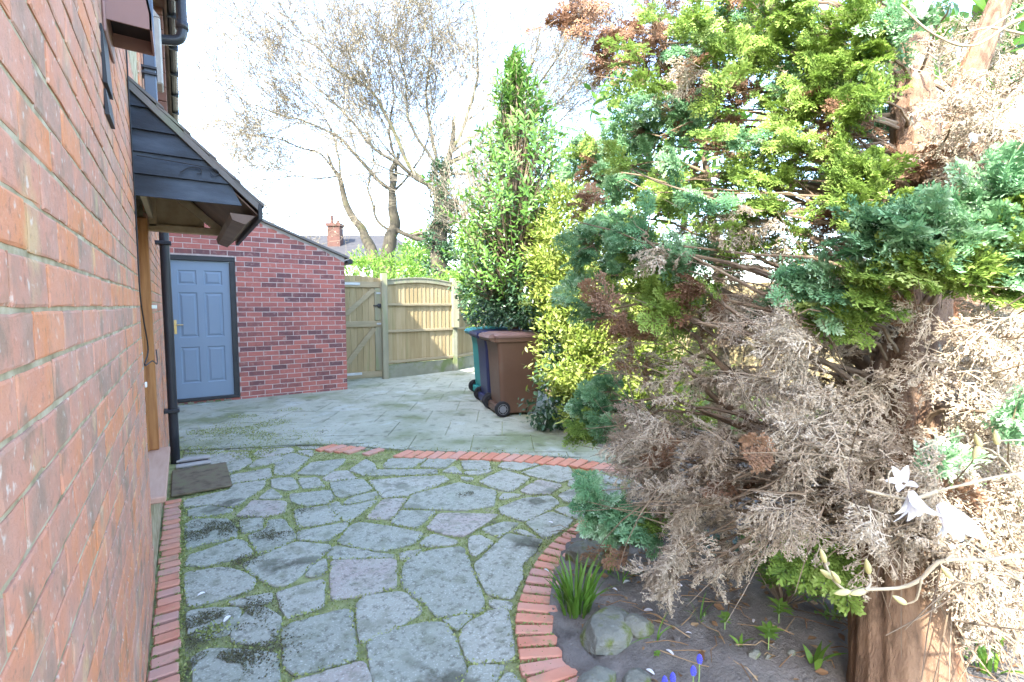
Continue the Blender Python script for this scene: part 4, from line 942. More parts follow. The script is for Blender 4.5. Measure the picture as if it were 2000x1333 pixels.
leafmass([(W(828, 470, 26), (.5, .5, .7)), (W(832, 500, 26), (.9, .9, 1.2))], 1500, .2, M['cyp'], 'foliage', s3, seed=15, clump=50, csd=.2)

# ------------------------------------------------------------ laurel behind the bins
lr = np.random.default_rng(31); lb = W(1005, 600, 7.0)*np.array([1, 1, 0])
lau = thing('laurel_tree', 'tall cone shaped laurel with glossy green leaves behind the wheelie bins', 'tree', tuple(lb))
prof = np.array([(110, 6), (150, 20), (200, 44), (250, 52), (290, 88), (340, 104), (400, 110), (460, 104), (520, 95), (580, 80)])
mid = np.array([(110, 1008), (200, 1008), (300, 1025), (400, 1020), (500, 1010), (580, 1005)])
sp = []; sd_ = []
for i in range(900):
    y = 112+460*lr.random()**.85; hw = np.interp(y, prof[:, 0], prof[:, 1])*(1.05+.32*math.sin(y*.055)*math.sin(i*2.4))*lr.choice([.9, 1.0, 1.1, 1.35], p=[.3, .35, .25, .1]); m_ = np.interp(y, mid[:, 0], mid[:, 1]); a = lr.random()*6.283; rr = lr.random()**.45
    c = W(m_, y, 7.0); k = hw/FPX*7.0*rr; o = np.array([math.cos(a), math.sin(a), 0])*k; sp.append(c+o); sd_.append(unit(np.array([o[0]*.9, o[1]*.9, .35+.25*lr.random()])+lr.normal(0, .15, 3)))
sp = np.array(sp); sd_ = np.array(sd_); N = len(sp); Ls = lr.uniform(.22, .42, N)
t = np.linspace(0, 1, 4)[None, :, None]; P = sp[:, None]+(t-.6)*Ls[:, None, None]*sd_[:, None]
leafp = []; leafd = []; leafn = []; leaft = []; ct = lr.normal(0, .15, N)
for i in range(N):
    for k in range(11):
        u = k/10; q = sp[i]+(u-.6)*Ls[i]*sd_[i]; a = k*2.4+lr.random(); e1 = unit(np.cross(sd_[i], [.3, .2, 1])); e2 = np.cross(sd_[i], e1)
        o = math.cos(a)*e1+math.sin(a)*e2; leafp.append(q); leafd.append(unit(o*.8+sd_[i]*(.4+.5*u))); leafn.append(unit(sd_[i]-o*.4)); leaft.append(.45+ct[i]+.25*(u-.3)+lr.normal(0, .12))
Geo().inst(LV, LF, np.zeros(len(LV)), leafp, leafd, leafn, lr.uniform(.05, .135, len(leafp)), np.clip(leaft, 0, 1)).build('crown', M['laurel'], lau)
trunkp = np.array([lb+np.array([0, 0, z]) for z in (0, .6, 1.2, 1.8, 2.4, 3.2, 4.2)]); Geo().tubes(trunkp+lr.normal(0, .02, trunkp.shape), [.07, .065, .06, .05, .04, .025, .01], 8).build('trunk', M['limb_bark'], lau)
g = Geo(); root = np.array([lb+[0, 0, z] for z in (1.3, 1.6, 2.0, 2.5, 3.0, 3.5)]); A = root[np.clip(((sp[:, 2]-1.7)/.6).astype(int), 0, 5)]
tq = np.linspace(0, 1, 6)[None, :, None]; g.tubes(A[:, None]*(1-tq)+P[:, 0][:, None]*tq, np.broadcast_to(np.linspace(.012, .005, 6), (N, 6)), 4, tone=lr.random(N)); g.tubes(P, np.broadcast_to(np.linspace(.005, .002, 4), (N, 4)), 4, tone=lr.random(N)); g.build('stem', M['limb_bark'], lau)

# ivy covering the hedge end
iv = thing('ivy_hedge', 'dark ivy hedge spilling over the fence behind the teal bin', 'hedge', (4.8, 7.3, 0))
nobin = lambda p: ~((np.abs((p[:, 0]-3.6)*BD[0]+(p[:, 1]-5.8)*BD[1]) < .62) & (np.abs((p[:, 0]-3.6)*BN[0]+(p[:, 1]-5.8)*BN[1]) < 1.35) & (p[:, 2] < 1.15))
leafmass([(W(980, 520, 8.3), (.55, .55, .55)), (W(955, 580, 8.3), (.45, .5, .5)), (W(1015, 560, 7.4), (.6, .55, .8)), (W(1010, 620, 7.2), (.6, .5, .8)), (W(1055, 640, 6.6), (.45, .5, .6)), (W(1070, 700, 6.2), (.35, .5, .6)), (W(1050, 600, 6.8), (.45, .5, .6)), (W(1090, 740, 5.9), (.35, .5, .5)), (W(1075, 780, 5.7), (.3, .35, .3)), (W(940, 500, 9), (.4, .4, .3))],
         26000, .062, M['ivy'], 'foliage', iv, (LV2, LF2), seed=16, clump=800, csd=.07, shell=.8, droop=.5, cut=nobin)
leafmass([(W(935, 550, 8.6), (.32, .3, .5)), (W(985, 540, 8.0), (.5, .4, .6)), (W(945, 470, 8.8), (.45, .4, .35)), (W(975, 480, 8.2), (.4, .4, .4)), (W(950, 600, 8.4), (.3, .3, .4))], 9000, .055, M['bright'], 'painted_sunlit_foliage', iv, (LV2, LF2), seed=17, clump=300, csd=.07)  # sunlit side of the ivy, painted in as brighter leaves
twigs_to(iv, 'stem', [W(1030, 740, 7.2), W(1080, 780, 6.2)], [W(x, y, d) for x, y, d in ((980, 560, 8), (1000, 600, 7.4), (1040, 580, 7), (1060, 640, 6.6), (1090, 700, 6), (960, 520, 8))], .02, M['limb_bark'])
# golden privet
gp = thing('golden_hedge', 'rounded golden yellow hedge glowing in the sun right of the brown bin', 'hedge', (4.5, 4.5, 0))
leafmass([(W(1112, 450, 6.0), (.44, .45, .58)), (W(1100, 540, 6.0), (.40, .5, .6)), (W(1150, 620, 5.7), (.5, .5, .5)), (W(1120, 690, 5.5), (.42, .45, .45)), (W(1150, 420, 6.2), (.45, .45, .45)), (W(1130, 590, 6.1), (.5, .5, .6)), (W(1200, 560, 6.0), (.6, .6, .8)), (W(1200, 700, 5.6), (.6, .6, .6)), (W(1260, 640, 5.8), (.6, .6, .9)), (W(1160, 770, 5.2), (.35, .35, .3)), (W(1320, 700, 5.6), (.6, .6, .9))],
         40000, .062, M['privet'], 'foliage', gp, (LV, LF), seed=18, clump=900, csd=.075, shell=.72, cut=nobin)
twigs_to(gp, 'stem', [W(1170, 850, 5.7)], [W(x, y, d) for x, y, d in ((1110, 470, 6), (1140, 560, 6), (1200, 560, 6), (1240, 640, 5.8), (1140, 690, 5.6), (1290, 700, 5.6))], .025, M['limb_bark'])
# broadleaf evergreen behind the conifer
bl_ = thing('evergreen_tree', 'broad leaved evergreen tree seen between the conifer branches at the top', 'tree', (5.2, 2.6, 0))
leafmass([(W(1300, 240, 4.6), (.45, .45, .4)), (W(1400, 260, 4.8), (.5, .5, .5)), (W(1350, 340, 4.8), (.4, .4, .4)), (W(1420, 150, 4.8), (.5, .5, .5)), (W(1250, 190, 4.7), (.3, .3, .3))], 1700, .12, M['laurel'], 'crown', bl_, seed=19, clump=110, csd=.12)
Geo().tubes(spl([W(1420, 700, 5)*[1, 1, 0], W(1410, 600, 5), W(1390, 420, 4.9), W(1370, 250, 4.8)], 14), np.linspace(.07, .03, 14), 8).build('trunk', M['limb_bark'], bl_)
b3 = thing('evergreen_tree', 'evergreen with very large glossy leaves at the upper right corner', 'tree', (4, .2, 0))
leafmass([(W(1740, 50, 3.6), (.22, .2, .2)), (W(1960, 80, 3.2), (.3, .25, .25)), (W(1880, 60, 3.8), (.4, .3, .3)), (W(2050, 300, 3.4), (.3, .3, .3)), (W(1850, 150, 4.2), (.5, .4, .5)), (W(1990, 300, 4.2), (.5, .4, .6)), (W(1920, -60, 4), (.6, .4, .4))], 420, .20, M['laurel'], 'crown', b3, tpl=leaf_tpl(.5, .1, .1, 4), seed=20, clump=30, csd=.12)
Geo().tubes(spl([W(1950, 700, 4)*[1, 1, 0], W(1940, 500, 4), W(1900, 200, 3.8), W(1900, 40, 3.7)], 14), np.linspace(.06, .02, 14), 8).build('trunk', M['limb_bark'], b3)

# ------------------------------------------------------------ the old conifer
def spray_tpl(seed, n_side=9, sub=5, droop=.12):
    r = np.random.default_rng(seed); v = []; f = []; tn = []
    def dia(p, d, L_, w_, t):
        d = unit(d); s = unit(np.cross(d, [0, 0, 1])+r.normal(0, .35, 3)); b = len(v); k = w_*.5
        v.extend([p, p+d*L_*.45+s*k, p+d*L_, p+d*L_*.45-s*k]); f.append([b, b+1, b+2, b+3]); tn.extend([t]*4)
    cur = np.zeros(3); d0 = np.array([1., 0, 0])
    for i in range(n_side):
        u = (i+.6)/n_side; base = np.array([u*.86, .05*math.sin(u*3+seed), -droop*u*u])
        for sgn in (-1, 1):
            L_ = (.42*(1-u)**.7+.10)*r.uniform(.75, 1.2); a = math.radians(r.uniform(38, 58)); d = np.array([math.cos(a), sgn*math.sin(a), r.normal(0, .22)])
            dia(base, d, L_, .022, -.12)
            for k in range(sub):
                w_ = (k+.7)/sub; q = base+unit(d)*L_*w_+np.array([0, 0, -.08*w_*w_])
                for s2_ in (-1, 1):
                    a2 = a*sgn+s2_*math.radians(r.uniform(28, 50)); dia(q, np.array([math.cos(a2), math.sin(a2), r.normal(0, .35)]), (.15*(1-w_*.4))*r.uniform(.7, 1.3), .056, -.12+.34*w_+.12*u)  # tone rises towards the tips: tip colour plus sunlight painted on them
        dia(base, np.array([1, 0, r.normal(0, .1)]), .2, .02, -.1)
    return np.array(v), np.array(f), np.array(tn)
SPR = [spray_tpl(s) for s in range(5)]
def dead_tpl(seed, n_side=7):
    r = np.random.default_rng(seed); g = Geo(); P = []; R = []
    ax = np.array([[u, .06*math.sin(4*u+seed), -.30*u*u] for u in np.linspace(0, 1, 5)]); P.append(ax); R.append(np.linspace(.012, .005, 5)); ends = []
    for i in range(n_side*2):
        u = .12+.86*i/(n_side*2); sgn = 1 if i % 2 else -1; b = np.array([u, .06*math.sin(4*u+seed), -.30*u*u]); a = math.radians(r.uniform(25, 65)); L_ = .38*(1.1-u)+.08
        d = unit(np.array([math.cos(a), sgn*math.sin(a), r.normal(-.1, .35)])); cv = r.normal(0, .3, 3)+np.array([0, 0, -.5])
        pts = np.array([b+d*L_*t+cv*L_*t*t*.6 for t in np.linspace(0, 1, 5)]); P.append(pts); R.append(np.linspace(.010, .007, 5))
        for k in range(4):
            w_ = r.uniform(.25, 1); j = min(int(w_*4), 3); q = pts[j]+(pts[j+1]-pts[j])*(w_*4-j); d2 = unit(d+r.normal(0, .6, 3)+[0, 0, -.25]); l2 = r.uniform(.06, .15)
            p2 = np.array([q+d2*l2*t+np.array([0, 0, -.3*l2])*t*t for t in np.linspace(0, 1, 5)]); P.append(p2); R.append(np.linspace(.009, .006, 5)); ends.append(p2[2:])
    g.tubes(np.array(P), np.array(R), 3, tone=0.0)
    e = np.vstack(ends); e = np.vstack([e, e+r.normal(0, .012, e.shape)]); n = len(e); g.inst(leaf4, np.array([[0, 1, 2, 3]]), np.zeros(4), e, r.normal(0, 1, (n, 3)), r.normal(0, 1, (n, 3)), .045)
    return np.vstack(g.v), np.vstack(g.f), np.concatenate(g.t)
DED = [dead_tpl(s) for s in range(4)]
cr = np.random.default_rng(77)
trA = np.array([W(1768, 1500, 1.62), W(1768, 1440, 1.62), W(1766, 1330, 1.63), W(1758, 1150, 1.68), W(1752, 1000, 1.74), W(1760, 850, 1.82), W(1778, 700, 1.9), W(1792, 550, 2.0), W(1793, 400, 2.1), W(1785, 250, 2.2), W(1775, 100, 2.35), W(1765, -60, 2.5), W(1760, -260, 2.7)])
trA[0, 2] = -.05
rA = np.array([.20, .165, .145, .135, .125, .12, .115, .10, .09, .082, .075, .065, .05])
trB = np.array([W(1790, 960, 1.86), W(1815, 800, 1.95), W(1845, 680, 2.05), W(1868, 560, 2.15), W(1885, 420, 2.25), W(1880, 300, 2.35), W(1870, 220, 2.45), W(1915, 100, 2.5), W(1965, -30, 2.55), W(2010, -180, 2.6)])
rB = np.array([.05, .075, .085, .08, .072, .068, .06, .052, .045, .04])
con = thing('conifer_tree', 'large half dead conifer with peeling reddish trunk filling the right side of the garden', 'tree', (trA[0][0], trA[0][1], 0))
def bark_trunk(P, Rr, seed, n=110, ns=72):
    P = spl(P, n); Rr = np.interp(np.linspace(0, 1, n), np.linspace(0, 1, len(Rr)), Rr)
    g = Geo(); an = np.arange(ns)*2*np.pi/ns; zc = np.cumsum(np.r_[0, np.linalg.norm(np.diff(P, axis=0), axis=1)])
    A_, Z_ = np.meshgrid(an, zc); w_ = A_+.18*np.sin(Z_*2.1+seed)
    rid = sum(np.abs(np.sin(w_*k+seed*k+.8*np.sin(Z_*(1.2+.3*k)+k)))*a for k, a in ((4, .5), (9, .3), (17, .22)))
    fl = np.sin(w_*23+Z_*9)*np.sin(Z_*31+w_*5)*.25
    rad = Rr[:, None]*(1+.19*(rid-.5)+.05*fl)+cr.normal(0, .0011, A_.shape)
    g.tubes(P, Rr, ns); V = g.v[0].reshape(n, ns, 3); c = P[:, None]; V = c+(V-c)/Rr[:, None, None]*rad[..., None]; g.v[0] = V.reshape(-1, 3)
    g.t[0] = np.clip((rid-.2)*.8, 0, 1).ravel(); return g  # bark creases toned darker, their shade put into the colour
bark_trunk(trA, rA, 1).build('trunk', M['cyp_bark'], con, smooth=True); bark_trunk(trB, rB, 4).build('trunk', M['cyp_bark'], con, smooth=True)
# clusters: px, py, radius px, depth, kind, count
GREEN = [(1500,55,80,2.4,'G',34),(1560,110,70,2.3,'G',34),(1440,120,70,2.5,'G',28),(1620,60,70,2.2,'G',30),(1680,120,60,2.1,'G',26),(1600,185,60,2.2,'G',26),(1530,220,60,2.3,'G',22),(1700,190,50,2.0,'G',18),(1750,70,60,2.0,'B',20),(1720,20,70,2.1,'G',20),(1800,30,30,1.9,'B',6),(1640,285,50,2.1,'G',18),(1560,300,45,2.2,'G',14),(1480,270,45,2.3,'B',10),(1380,60,70,2.6,'B',26),(1400,20,80,2.6,'G',20),
(1290,215,55,2.7,'B',26),(1240,255,55,2.8,'B',26),(1330,240,50,2.7,'B',18),(1160,290,45,2.9,'B',20),(1215,320,55,2.8,'B',24),(1190,365,40,2.8,'B',18),(1260,300,50,2.8,'B',18),(1150,330,35,2.9,'B',12),
(1300,360,45,2.6,'G',16),(1350,390,50,2.6,'G',18),(1280,410,40,2.6,'G',14),(1440,310,45,2.4,'G',12),(1520,360,50,2.3,'G',14),(1500,400,40,2.3,'G',9),(1700,330,45,1.95,'G',16),(1690,390,45,1.95,'G',16),(1640,370,40,2.0,'G',12),(1760,400,35,1.85,'G',8),
(1140,475,50,2.8,'B',26),(1200,515,55,2.7,'B',26),(1125,555,32,2.9,'B',12),(1160,595,38,2.8,'B',16),(1250,470,50,2.6,'B',22),(1300,510,55,2.5,'B',28),(1345,490,45,2.5,'B',18),(1270,560,50,2.5,'G',20),(1350,570,50,2.4,'G',20),(1310,600,35,2.4,'G',10),(1200,440,40,2.8,'B',14),
(1700,445,35,1.6,'B',12),(1735,480,50,1.55,'B',24),(1800,430,50,1.5,'B',24),(1850,460,55,1.5,'B',28),(1905,410,50,1.5,'B',26),(1965,370,55,1.45,'B',28),(1990,440,60,1.45,'G',24),(1820,520,50,1.5,'G',20),(1905,520,60,1.5,'G',30),(1970,530,60,1.45,'G',28),(1750,520,40,1.55,'G',14),(1960,470,50,1.45,'B',18),
(1580,540,35,1.75,'B',14),(1625,560,45,1.7,'B',16),(1690,560,45,1.65,'G',16),(1600,590,40,1.75,'G',14),(1700,590,35,1.65,'G',8),(1655,640,22,1.7,'G',6),(1985,820,25,1.3,'B',6),(1835,900,25,1.4,'B',6),
(1150,785,40,3.1,'B',26),(1180,830,40,3.0,'B',26),(1210,795,40,3.1,'B',18),(1145,840,28,3.0,'G',14),(1180,760,40,3.1,'B',18),(1150,960,32,2.45,'B',18),(1185,990,40,2.4,'B',24),(1215,1020,42,2.35,'B',26),(1250,1040,36,2.3,'B',16),(1170,1015,30,2.4,'B',12),(1270,1010,30,2.3,'G',6),(1570,1085,24,1.75,'G',10),(1630,1098,28,1.7,'G',14)]
DEADC = [(1120,20,55,3.0,'R',20),(1190,60,60,2.9,'R',24),(1270,60,75,2.8,'R',30),(1190,125,35,2.9,'R',12),(1245,120,45,2.8,'R',14),(1340,110,70,2.7,'R',26),(1340,190,60,2.7,'R',20),(1420,200,60,2.6,'R',16),(1330,40,60,2.7,'D',10),(1440,80,50,2.6,'D',8),
(1200,620,45,2.6,'R',12),(1240,650,45,2.6,'R',10),(1370,620,50,2.4,'R',10),(1430,300,60,2.5,'R',12),(1650,250,60,2.2,'R',10),(1870,330,50,2.0,'R',12),(1960,300,50,1.9,'R',8),(1205,1085,26,2.25,'R',3),
(1880,190,70,1.7,'D',12),(1960,250,60,1.6,'D',16),(1930,330,50,1.7,'D',10),(1990,160,60,1.7,'D',10),(1850,290,50,1.9,'D',10),(1800,310,40,2.0,'R',8)]
def anchor(p):     # where a limb leaves the nearer trunk
    c = np.vstack([spl(trA, 40)[6:], spl(trB, 30)]); hz = np.maximum(.75, p[2]-.30*np.linalg.norm((p-c)[:, :2], axis=1))
    return c[np.argmin(np.abs(c[:, 2]-hz)+.3*np.linalg.norm((c-p)[:, :2], axis=1))]
bag = {k: {'p': [], 'd': [], 'n': [], 's': [], 't': []} for k in 'GBRD'}; limbs = []; twl = []
def add_cluster(x, y, rp, dp, kd, n, smul=1.0, lim=True):
    c = W(x, y, dp); a = anchor(c); out = unit(c-a); rad = rp/FPX*dp
    e = c+out*rad*.2
    if lim: limbs.append((a, c))
    for i in range(n):
        q = c+cr.normal(0, rad*.48, 3)*np.array([1, 1, .8]); dr = -.35 if kd in 'D' else (-.1 if kd == 'R' else .12)
        d = unit(out*.7+unit(q-c)*.8+cr.normal(0, .35, 3)+np.array([0, 0, dr]))
        bag[kd]['p'].append(q-d*.07); bag[kd]['d'].append(d); bag[kd]['n'].append(unit(np.array([0, 0, 1])+cr.normal(0, .55, 3)-np.array([F_[0], F_[1], 0])*.5))
        bag[kd]['s'].append(smul*(.15 if kd in 'GB' else .15)*cr.uniform(.65, 1.25)); bag[kd]['t'].append(np.clip(.45+cr.normal(0, .16), 0, 1)); twl.append((c-out*.06, q-d*.05))
for c in GREEN: add_cluster(*c)
for c in DEADC: add_cluster(*c)
for k in range(150):
    x = cr.uniform(1130, 1760); y = cr.uniform(-20, 640)
    if x+.55*y < 1190 and y < 260 or (x < 1260 and 130 < y < 250): continue
    kd = cr.choice(list('GBRD'), p=(.42, .22, .16, .20)); add_cluster(x, y, cr.uniform(22, 42), cr.uniform(2.2, 3.3), kd, int(cr.integers(4, 10)), 1.0, cr.random() < .2)
# dead grey mass: many overlapping drooping sprays over the lower and inner crown
zones = [((1780, -20), (2020, 200), (2.6, 3.3), 26), ((1820, 180), (2020, 560), (2.4, 3.2), 34), ((1500, 260), (1800, 480), (2.6, 3.4), 18), ((1220, 600), (1480, 900), (2.3, 2.9), 34), ((1230, 820), (1500, 1030), (2.0, 2.6), 38), ((1480, 600), (1760, 860), (1.65, 2.3), 60), ((1500, 830), (1760, 1060), (1.5, 2.1), 50), ((1800, 600), (2020, 1150), (1.35, 2.2), 100), ((1400, 400), (1700, 640), (2.1, 2.9), 40), ((1700, 250), (2000, 560), (2.1, 2.9), 30), ((1680, 960), (1860, 1080), (1.45, 1.75), 14), ((1850, 1050), (2000, 1230), (1.3, 1.9), 18), ((1560, 300), (1800, 620), (2.3, 2.9), 26), ((1500, 620), (1980, 1000), (2.2, 3.2), 60), ((1200, 560), (1500, 760), (2.6, 3.3), 16)]
for (a, b, dd_, n) in zones:
    for k in range(n): add_cluster(cr.uniform(a[0], b[0]), cr.uniform(a[1], b[1]), cr.uniform(25, 50), cr.uniform(*dd_), 'D' if cr.random() < .96 else 'R', int(cr.integers(2, 6)), 1.05, cr.random() < .05)
for (x, y, d_) in ((1330, 1060, 2.05), (1310, 1100, 2.02), (1300, 1140, 2.0), (1325, 1020, 2.1), (1290, 1120, 2.0), (1345, 990, 2.1), (1440, 1100, 1.9), (1390, 1110, 1.95)): add_cluster(x, y, 26, d_, 'D', 9, .9)
for (x, y, d_) in ((1250, 820, 2.7), (1270, 860, 2.6), (1240, 900, 2.5), (1290, 930, 2.4), (1340, 960, 2.3), (1400, 900, 2.3), (1450, 950, 2.1)): add_cluster(x, y, 40, d_, 'D', 10, 1.1)
def emit(kd, tpls, name, m_):
    B_ = {k: np.array(v) for k, v in bag[kd].items()}; g = Geo(); n = len(B_['p']); sel = cr.integers(0, len(tpls), n)
    for i, (v, f, t_) in enumerate(tpls):
        s = sel == i
        if s.any(): g.inst(v, f, t_, B_['p'][s], B_['d'][s], B_['n'][s], B_['s'][s], B_['t'][s])
    return g.build(name, m_, con)
emit('G', SPR, 'green_foliage', M['cyp']); emit('B', SPR, 'blue_foliage', M['cyp_blue']); emit('R', SPR[:3], 'rusty_foliage', M['rust']); emit('D', DED, 'dead_foliage', M['dead'])
# limbs and dead twigs
N = len(limbs); A = np.array([l[0] for l in limbs]); B_ = np.array([l[1] for l in limbs]); t = np.linspace(0, 1, 9)[None, :, None]; L_ = np.linalg.norm(B_-A, axis=1)
P = A[:, None]*(1-t)+B_[:, None]*t; P[:, 1:-1] += np.cumsum(cr.normal(0, .026, (N, 7, 3)), 1)*L_[:, None, None]; P[:, :, 2] += .10*L_[:, None]*np.sin(np.pi*t[..., 0])*cr.uniform(-.6, 1.4, (N, 1))
R0 = cr.uniform(.005, .012, (N, 1)); R0[cr.random(N) < .05] = .016
Geo().tubes(P, R0*np.linspace(1.2, .3, 9)[None], 6, tone=cr.random(N)).build('limbs', M['limb_bark'], con)
for (pp, r0, r1) in (([(1790, 760), (1700, 720), (1590, 640), (1480, 600), (1390, 560)], .045, .014), ([(1700, 820), (1560, 770), (1440, 740), (1350, 650)], .03, .01), ([(1740, 980), (1600, 900), (1480, 830), (1390, 770), (1330, 700)], .032, .01), ([(1790, 500), (1740, 520), (1710, 440), (1690, 370), (1640, 320)], .035, .014), ([(1700, 1030), (1560, 1000), (1440, 960), (1330, 940)], .02, .006), ([(1780, 960), (1700, 985), (1640, 960)], .02, .012)):
    P = spl([W(x, y, 1.95+.17*i) for i, (x, y) in enumerate(pp)], 24); Geo().tubes(P+cr.normal(0, .004, P.shape), np.linspace(r0, r1, 24), 8, tone=.6).build('limb', M['limb_bark'], con, smooth=True)
A = np.array([l[0] for l in twl]); B_ = np.array([l[1] for l in twl]); N = len(A); t = np.linspace(0, 1, 4)[None, :, None]; P = A[:, None]*(1-t)+B_[:, None]*t; P[:, 1:-1] += cr.normal(0, .006, (N, 2, 3))
P2 = []
for k in range(1500):       # loose fine dead twigs in the interior
    z_ = zones[cr.integers(0, len(zones))]; q = W(cr.uniform(z_[0][0], z_[1][0]), cr.uniform(z_[0][1], z_[1][1]), cr.uniform(z_[2][0], z_[2][1]+.3)); d = unit(unit(q-anchor(q))+cr.normal(0, .5, 3)); l_ = cr.uniform(.12, .4)
    c_ = cr.normal(0, .25, 3); P2.append([q+d*l_*u+c_*l_*u*u*.5 for u in (0, .35, .7, 1)])
g = Geo(); g.tubes(P, np.broadcast_to([.0028, .0025, .002, .0015], (N, 4)), 3, tone=cr.random(N)); g.tubes(np.array(P2), np.broadcast_to([.003, .0024, .0018, .001], (len(P2), 4)), 3, tone=cr.random(len(P2))); g.build('twigs', M['limb_bark'], con)

# ------------------------------------------------------------ magnolia reaching in from the right
mg = thing('magnolia_shrub', 'pale magnolia branches with fat buds and white flowers reaching in from the right edge', 'shrub', tuple(W(2300, 1300, 1.3)*[1, 1, 0]))
mb = [([(2250,920),(2000,925),(1870,950),(1830,960)],.9,.006,.004),([(2250,870),(1985,860),(1900,870),(1880,850),(1790,880)],.92,.003,.002),([(2260,1080),(2000,1085),(1930,1095),(1840,1095),(1800,1130),(1760,1148),(1690,1152),(1655,1155),(1625,1130),(1612,1100)],.88,.0075,.004),
([(1845,1095),(1900,1050),(1870,1050)],.88,.003,.002),([(1990,1130),(1930,1090),(1880,1050)],.88,.004,.002),([(1800,1130),(1790,1170),(1770,1180)],.88,.003,.002),([(1690,1152),(1700,1140),(1697,1122)],.88,.003,.003),([(2100,960),(2000,940),(1960,900),(1935,880),(1915,875)],.9,.005,.003),([(1950,890),(1948,870)],.9,.003,.003),([(1830,960),(1780,975),(1740,970),(1690,958)],.92,.006,.004),([(1740,970),(1735,930),(1745,915)],.93,.002,.002),
([(2100,1200),(1960,1120),(1900,1140),(1860,1130)],.9,.004,.002),([(2100,1150),(1990,1070),(1960,1000)],.9,.0035,.002),([(2100,30),(1990,40),(1900,90),(1820,65),(1760,10)],1.3,.007,.004),([(2100,-10),(1990,20),(1900,80)],1.25,.006,.004),([(2100,90),(1990,65),(1930,55),(1870,70)],1.3,.006,.003),([(2100,620),(2000,570),(1930,560),(1880,555)],1.4,.005,.003)]
for (pp, dp, r0, r1) in mb:
    P = spl([W(x, y, dp*(1+.01*i)) for i, (x, y) in enumerate(pp)], 24); Geo().tubes(P, np.linspace(r0, r1, 24)*.6*(1+.15*cr.normal(0, 1, 24)), 8, cap=True).build('branch', M['magbark'], mg, smooth=True)
def bud(px, py, dp, tx, ty, L_=.03, w_=.006):
    a = W(px, py, dp); d = unit(W(tx, ty, dp)-a); P = np.array([a+d*L_*t for t in (0, .15, .4, .65, .85, 1)]); Geo().tubes(P, np.array([.35, .8, 1, .8, .45, .05])*w_, 10, cap=True).build('bud', M['magbud'], mg, smooth=True)
for b in ((1612,1100,.96,1600,1065),(1625,1130,.95,1598,1110),(1697,1122,.9,1694,1105),(1690,1155,.9,1640,1165),(1660,1155,.9,1630,1160),(1770,1180,.9,1750,1168),(1915,875,.93,1905,850),(1912,870,.93,1908,880),(1948,870,.92,1945,850),(1860,1130,.92,1850,1120),(1640,1140,.93,1625,1118)): bud(*b)
def petal_tpl(cup=.5, wd=.42):
    v = []; f = []; n = 7; m = 5
    for i in range(n):
        t = i/(n-1); hw = wd*.5*math.sin(math.pi*(t*.86+.10))**.75
        for j in range(m):
            s = (j/(m-1)-.5)*2; v.append((t, s*hw, cup*(.25*math.sin(math.pi*t*.8))+.25*hw*s*s-.28*t*t*cup))
    for i in range(n-1):
        for j in range(m-1): a = i*m+j; f.append([a, a+1, a+m+1, a+m])
    return np.array(v), np.array(f)
PT_ = petal_tpl()
def flower(px, py, dp, axis, L_, n, seed, spread=.9):
    r = np.random.default_rng(seed); c = W(px, py, dp); ax = unit(R_*axis[0]+U_*axis[1]-F_*axis[2]); e1 = unit(np.cross(ax, [.2, .4, .9])); e2 = np.cross(ax, e1)
    for k in range(n):
        a = 2*math.pi*k/n+r.normal(0, .15); o = math.cos(a)*e1+math.sin(a)*e2; sp_ = spread*r.uniform(.55, 1.15); d = unit(ax+o*sp_)
        Geo().inst(PT_[0], PT_[1], np.zeros(len(PT_[0])), [c+o*.003], [d], [unit(ax-o*.4+r.normal(0, .15, 3))], [L_*.85*r.uniform(.7, 1.15)], [r.random()]).build('petal', M['petal'], mg, smooth=True)
flower(1780, 960, .91, (-.05, -.9, .4), .075, 7, 1, .85); flower(1835, 985, .90, (.45, -.8, .3), .085, 7, 2, .6); flower(1765, 945, .95, (-.5, .5, .4), .05, 5, 3, .9); flower(1800, 35, 1.35, (-.2, .6, .4), .07, 5, 4, .7); flower(1895, 262, 1.45, (.1, -.8, .4), .05, 4, 5, .7)

# ------------------------------------------------------------ flower bed
def sz(x, y): return float(soil_z(x, y)[0])
def rock(px, py, size, label, seed, ang=0):
    r = np.random.default_rng(seed); c = G(px, py, .05); z0 = max(sz(c[0], c[1]), .01)
    n, m = 22, 32; g = Geo(); th = np.linspace(0, np.pi, n); ph = np.arange(m)*2*np.pi/m
    T_, P_ = np.meshgrid(th, ph, indexing='ij'); d = np.stack([np.sin(T_)*np.cos(P_), np.sin(T_)*np.sin(P_), np.cos(T_)], -1)
    rad = np.ones(T_.shape)
    for k in range(13):
        nn = unit(r.normal(0, 1, 3)); rad = np.minimum(rad, r.uniform(.72, .9)/np.maximum((d@nn), .05))
    rad = rad+.02*vnoise(d[..., 0]*4, d[..., 1]*4+d[..., 2]*3, 2, seed)+r.normal(0, .004, rad.shape)
    V = d*rad[..., None]*np.array(size); ca_, sa_ = math.cos(ang), math.sin(ang); V = V@np.array([[ca_, sa_, 0], [-sa_, ca_, 0], [0, 0, 1]])+np.array([c[0], c[1], z0+size[2]*.25])
    i, j = np.meshgrid(np.arange(n-1), np.arange(m), indexing='ij'); q = np.stack([i*m+j, (i+1)*m+j, (i+1)*m+(j+1) % m, i*m+(j+1) % m], -1).reshape(-1, 4)
    g.add(V.reshape(-1, 3), q, r.random()); return tag(g.build('rock', M['rock'], loc=(c[0], c[1], z0)), label, 'rock', 'rocks edging the flower bed')
rock(1185, 1240, (.16, .12, .06), 'large mossy grey rock below the strappy leaf clump at the bed edge', 1, .5)
rock(1245, 1240, (.06, .07, .045), 'angular grey rock against the right side of the large mossy rock', 2, 1)
rock(1165, 1330, (.09, .06, .045), 'wedge shaped mossy rock below the large mossy rock at the bottom edge', 3, 0)
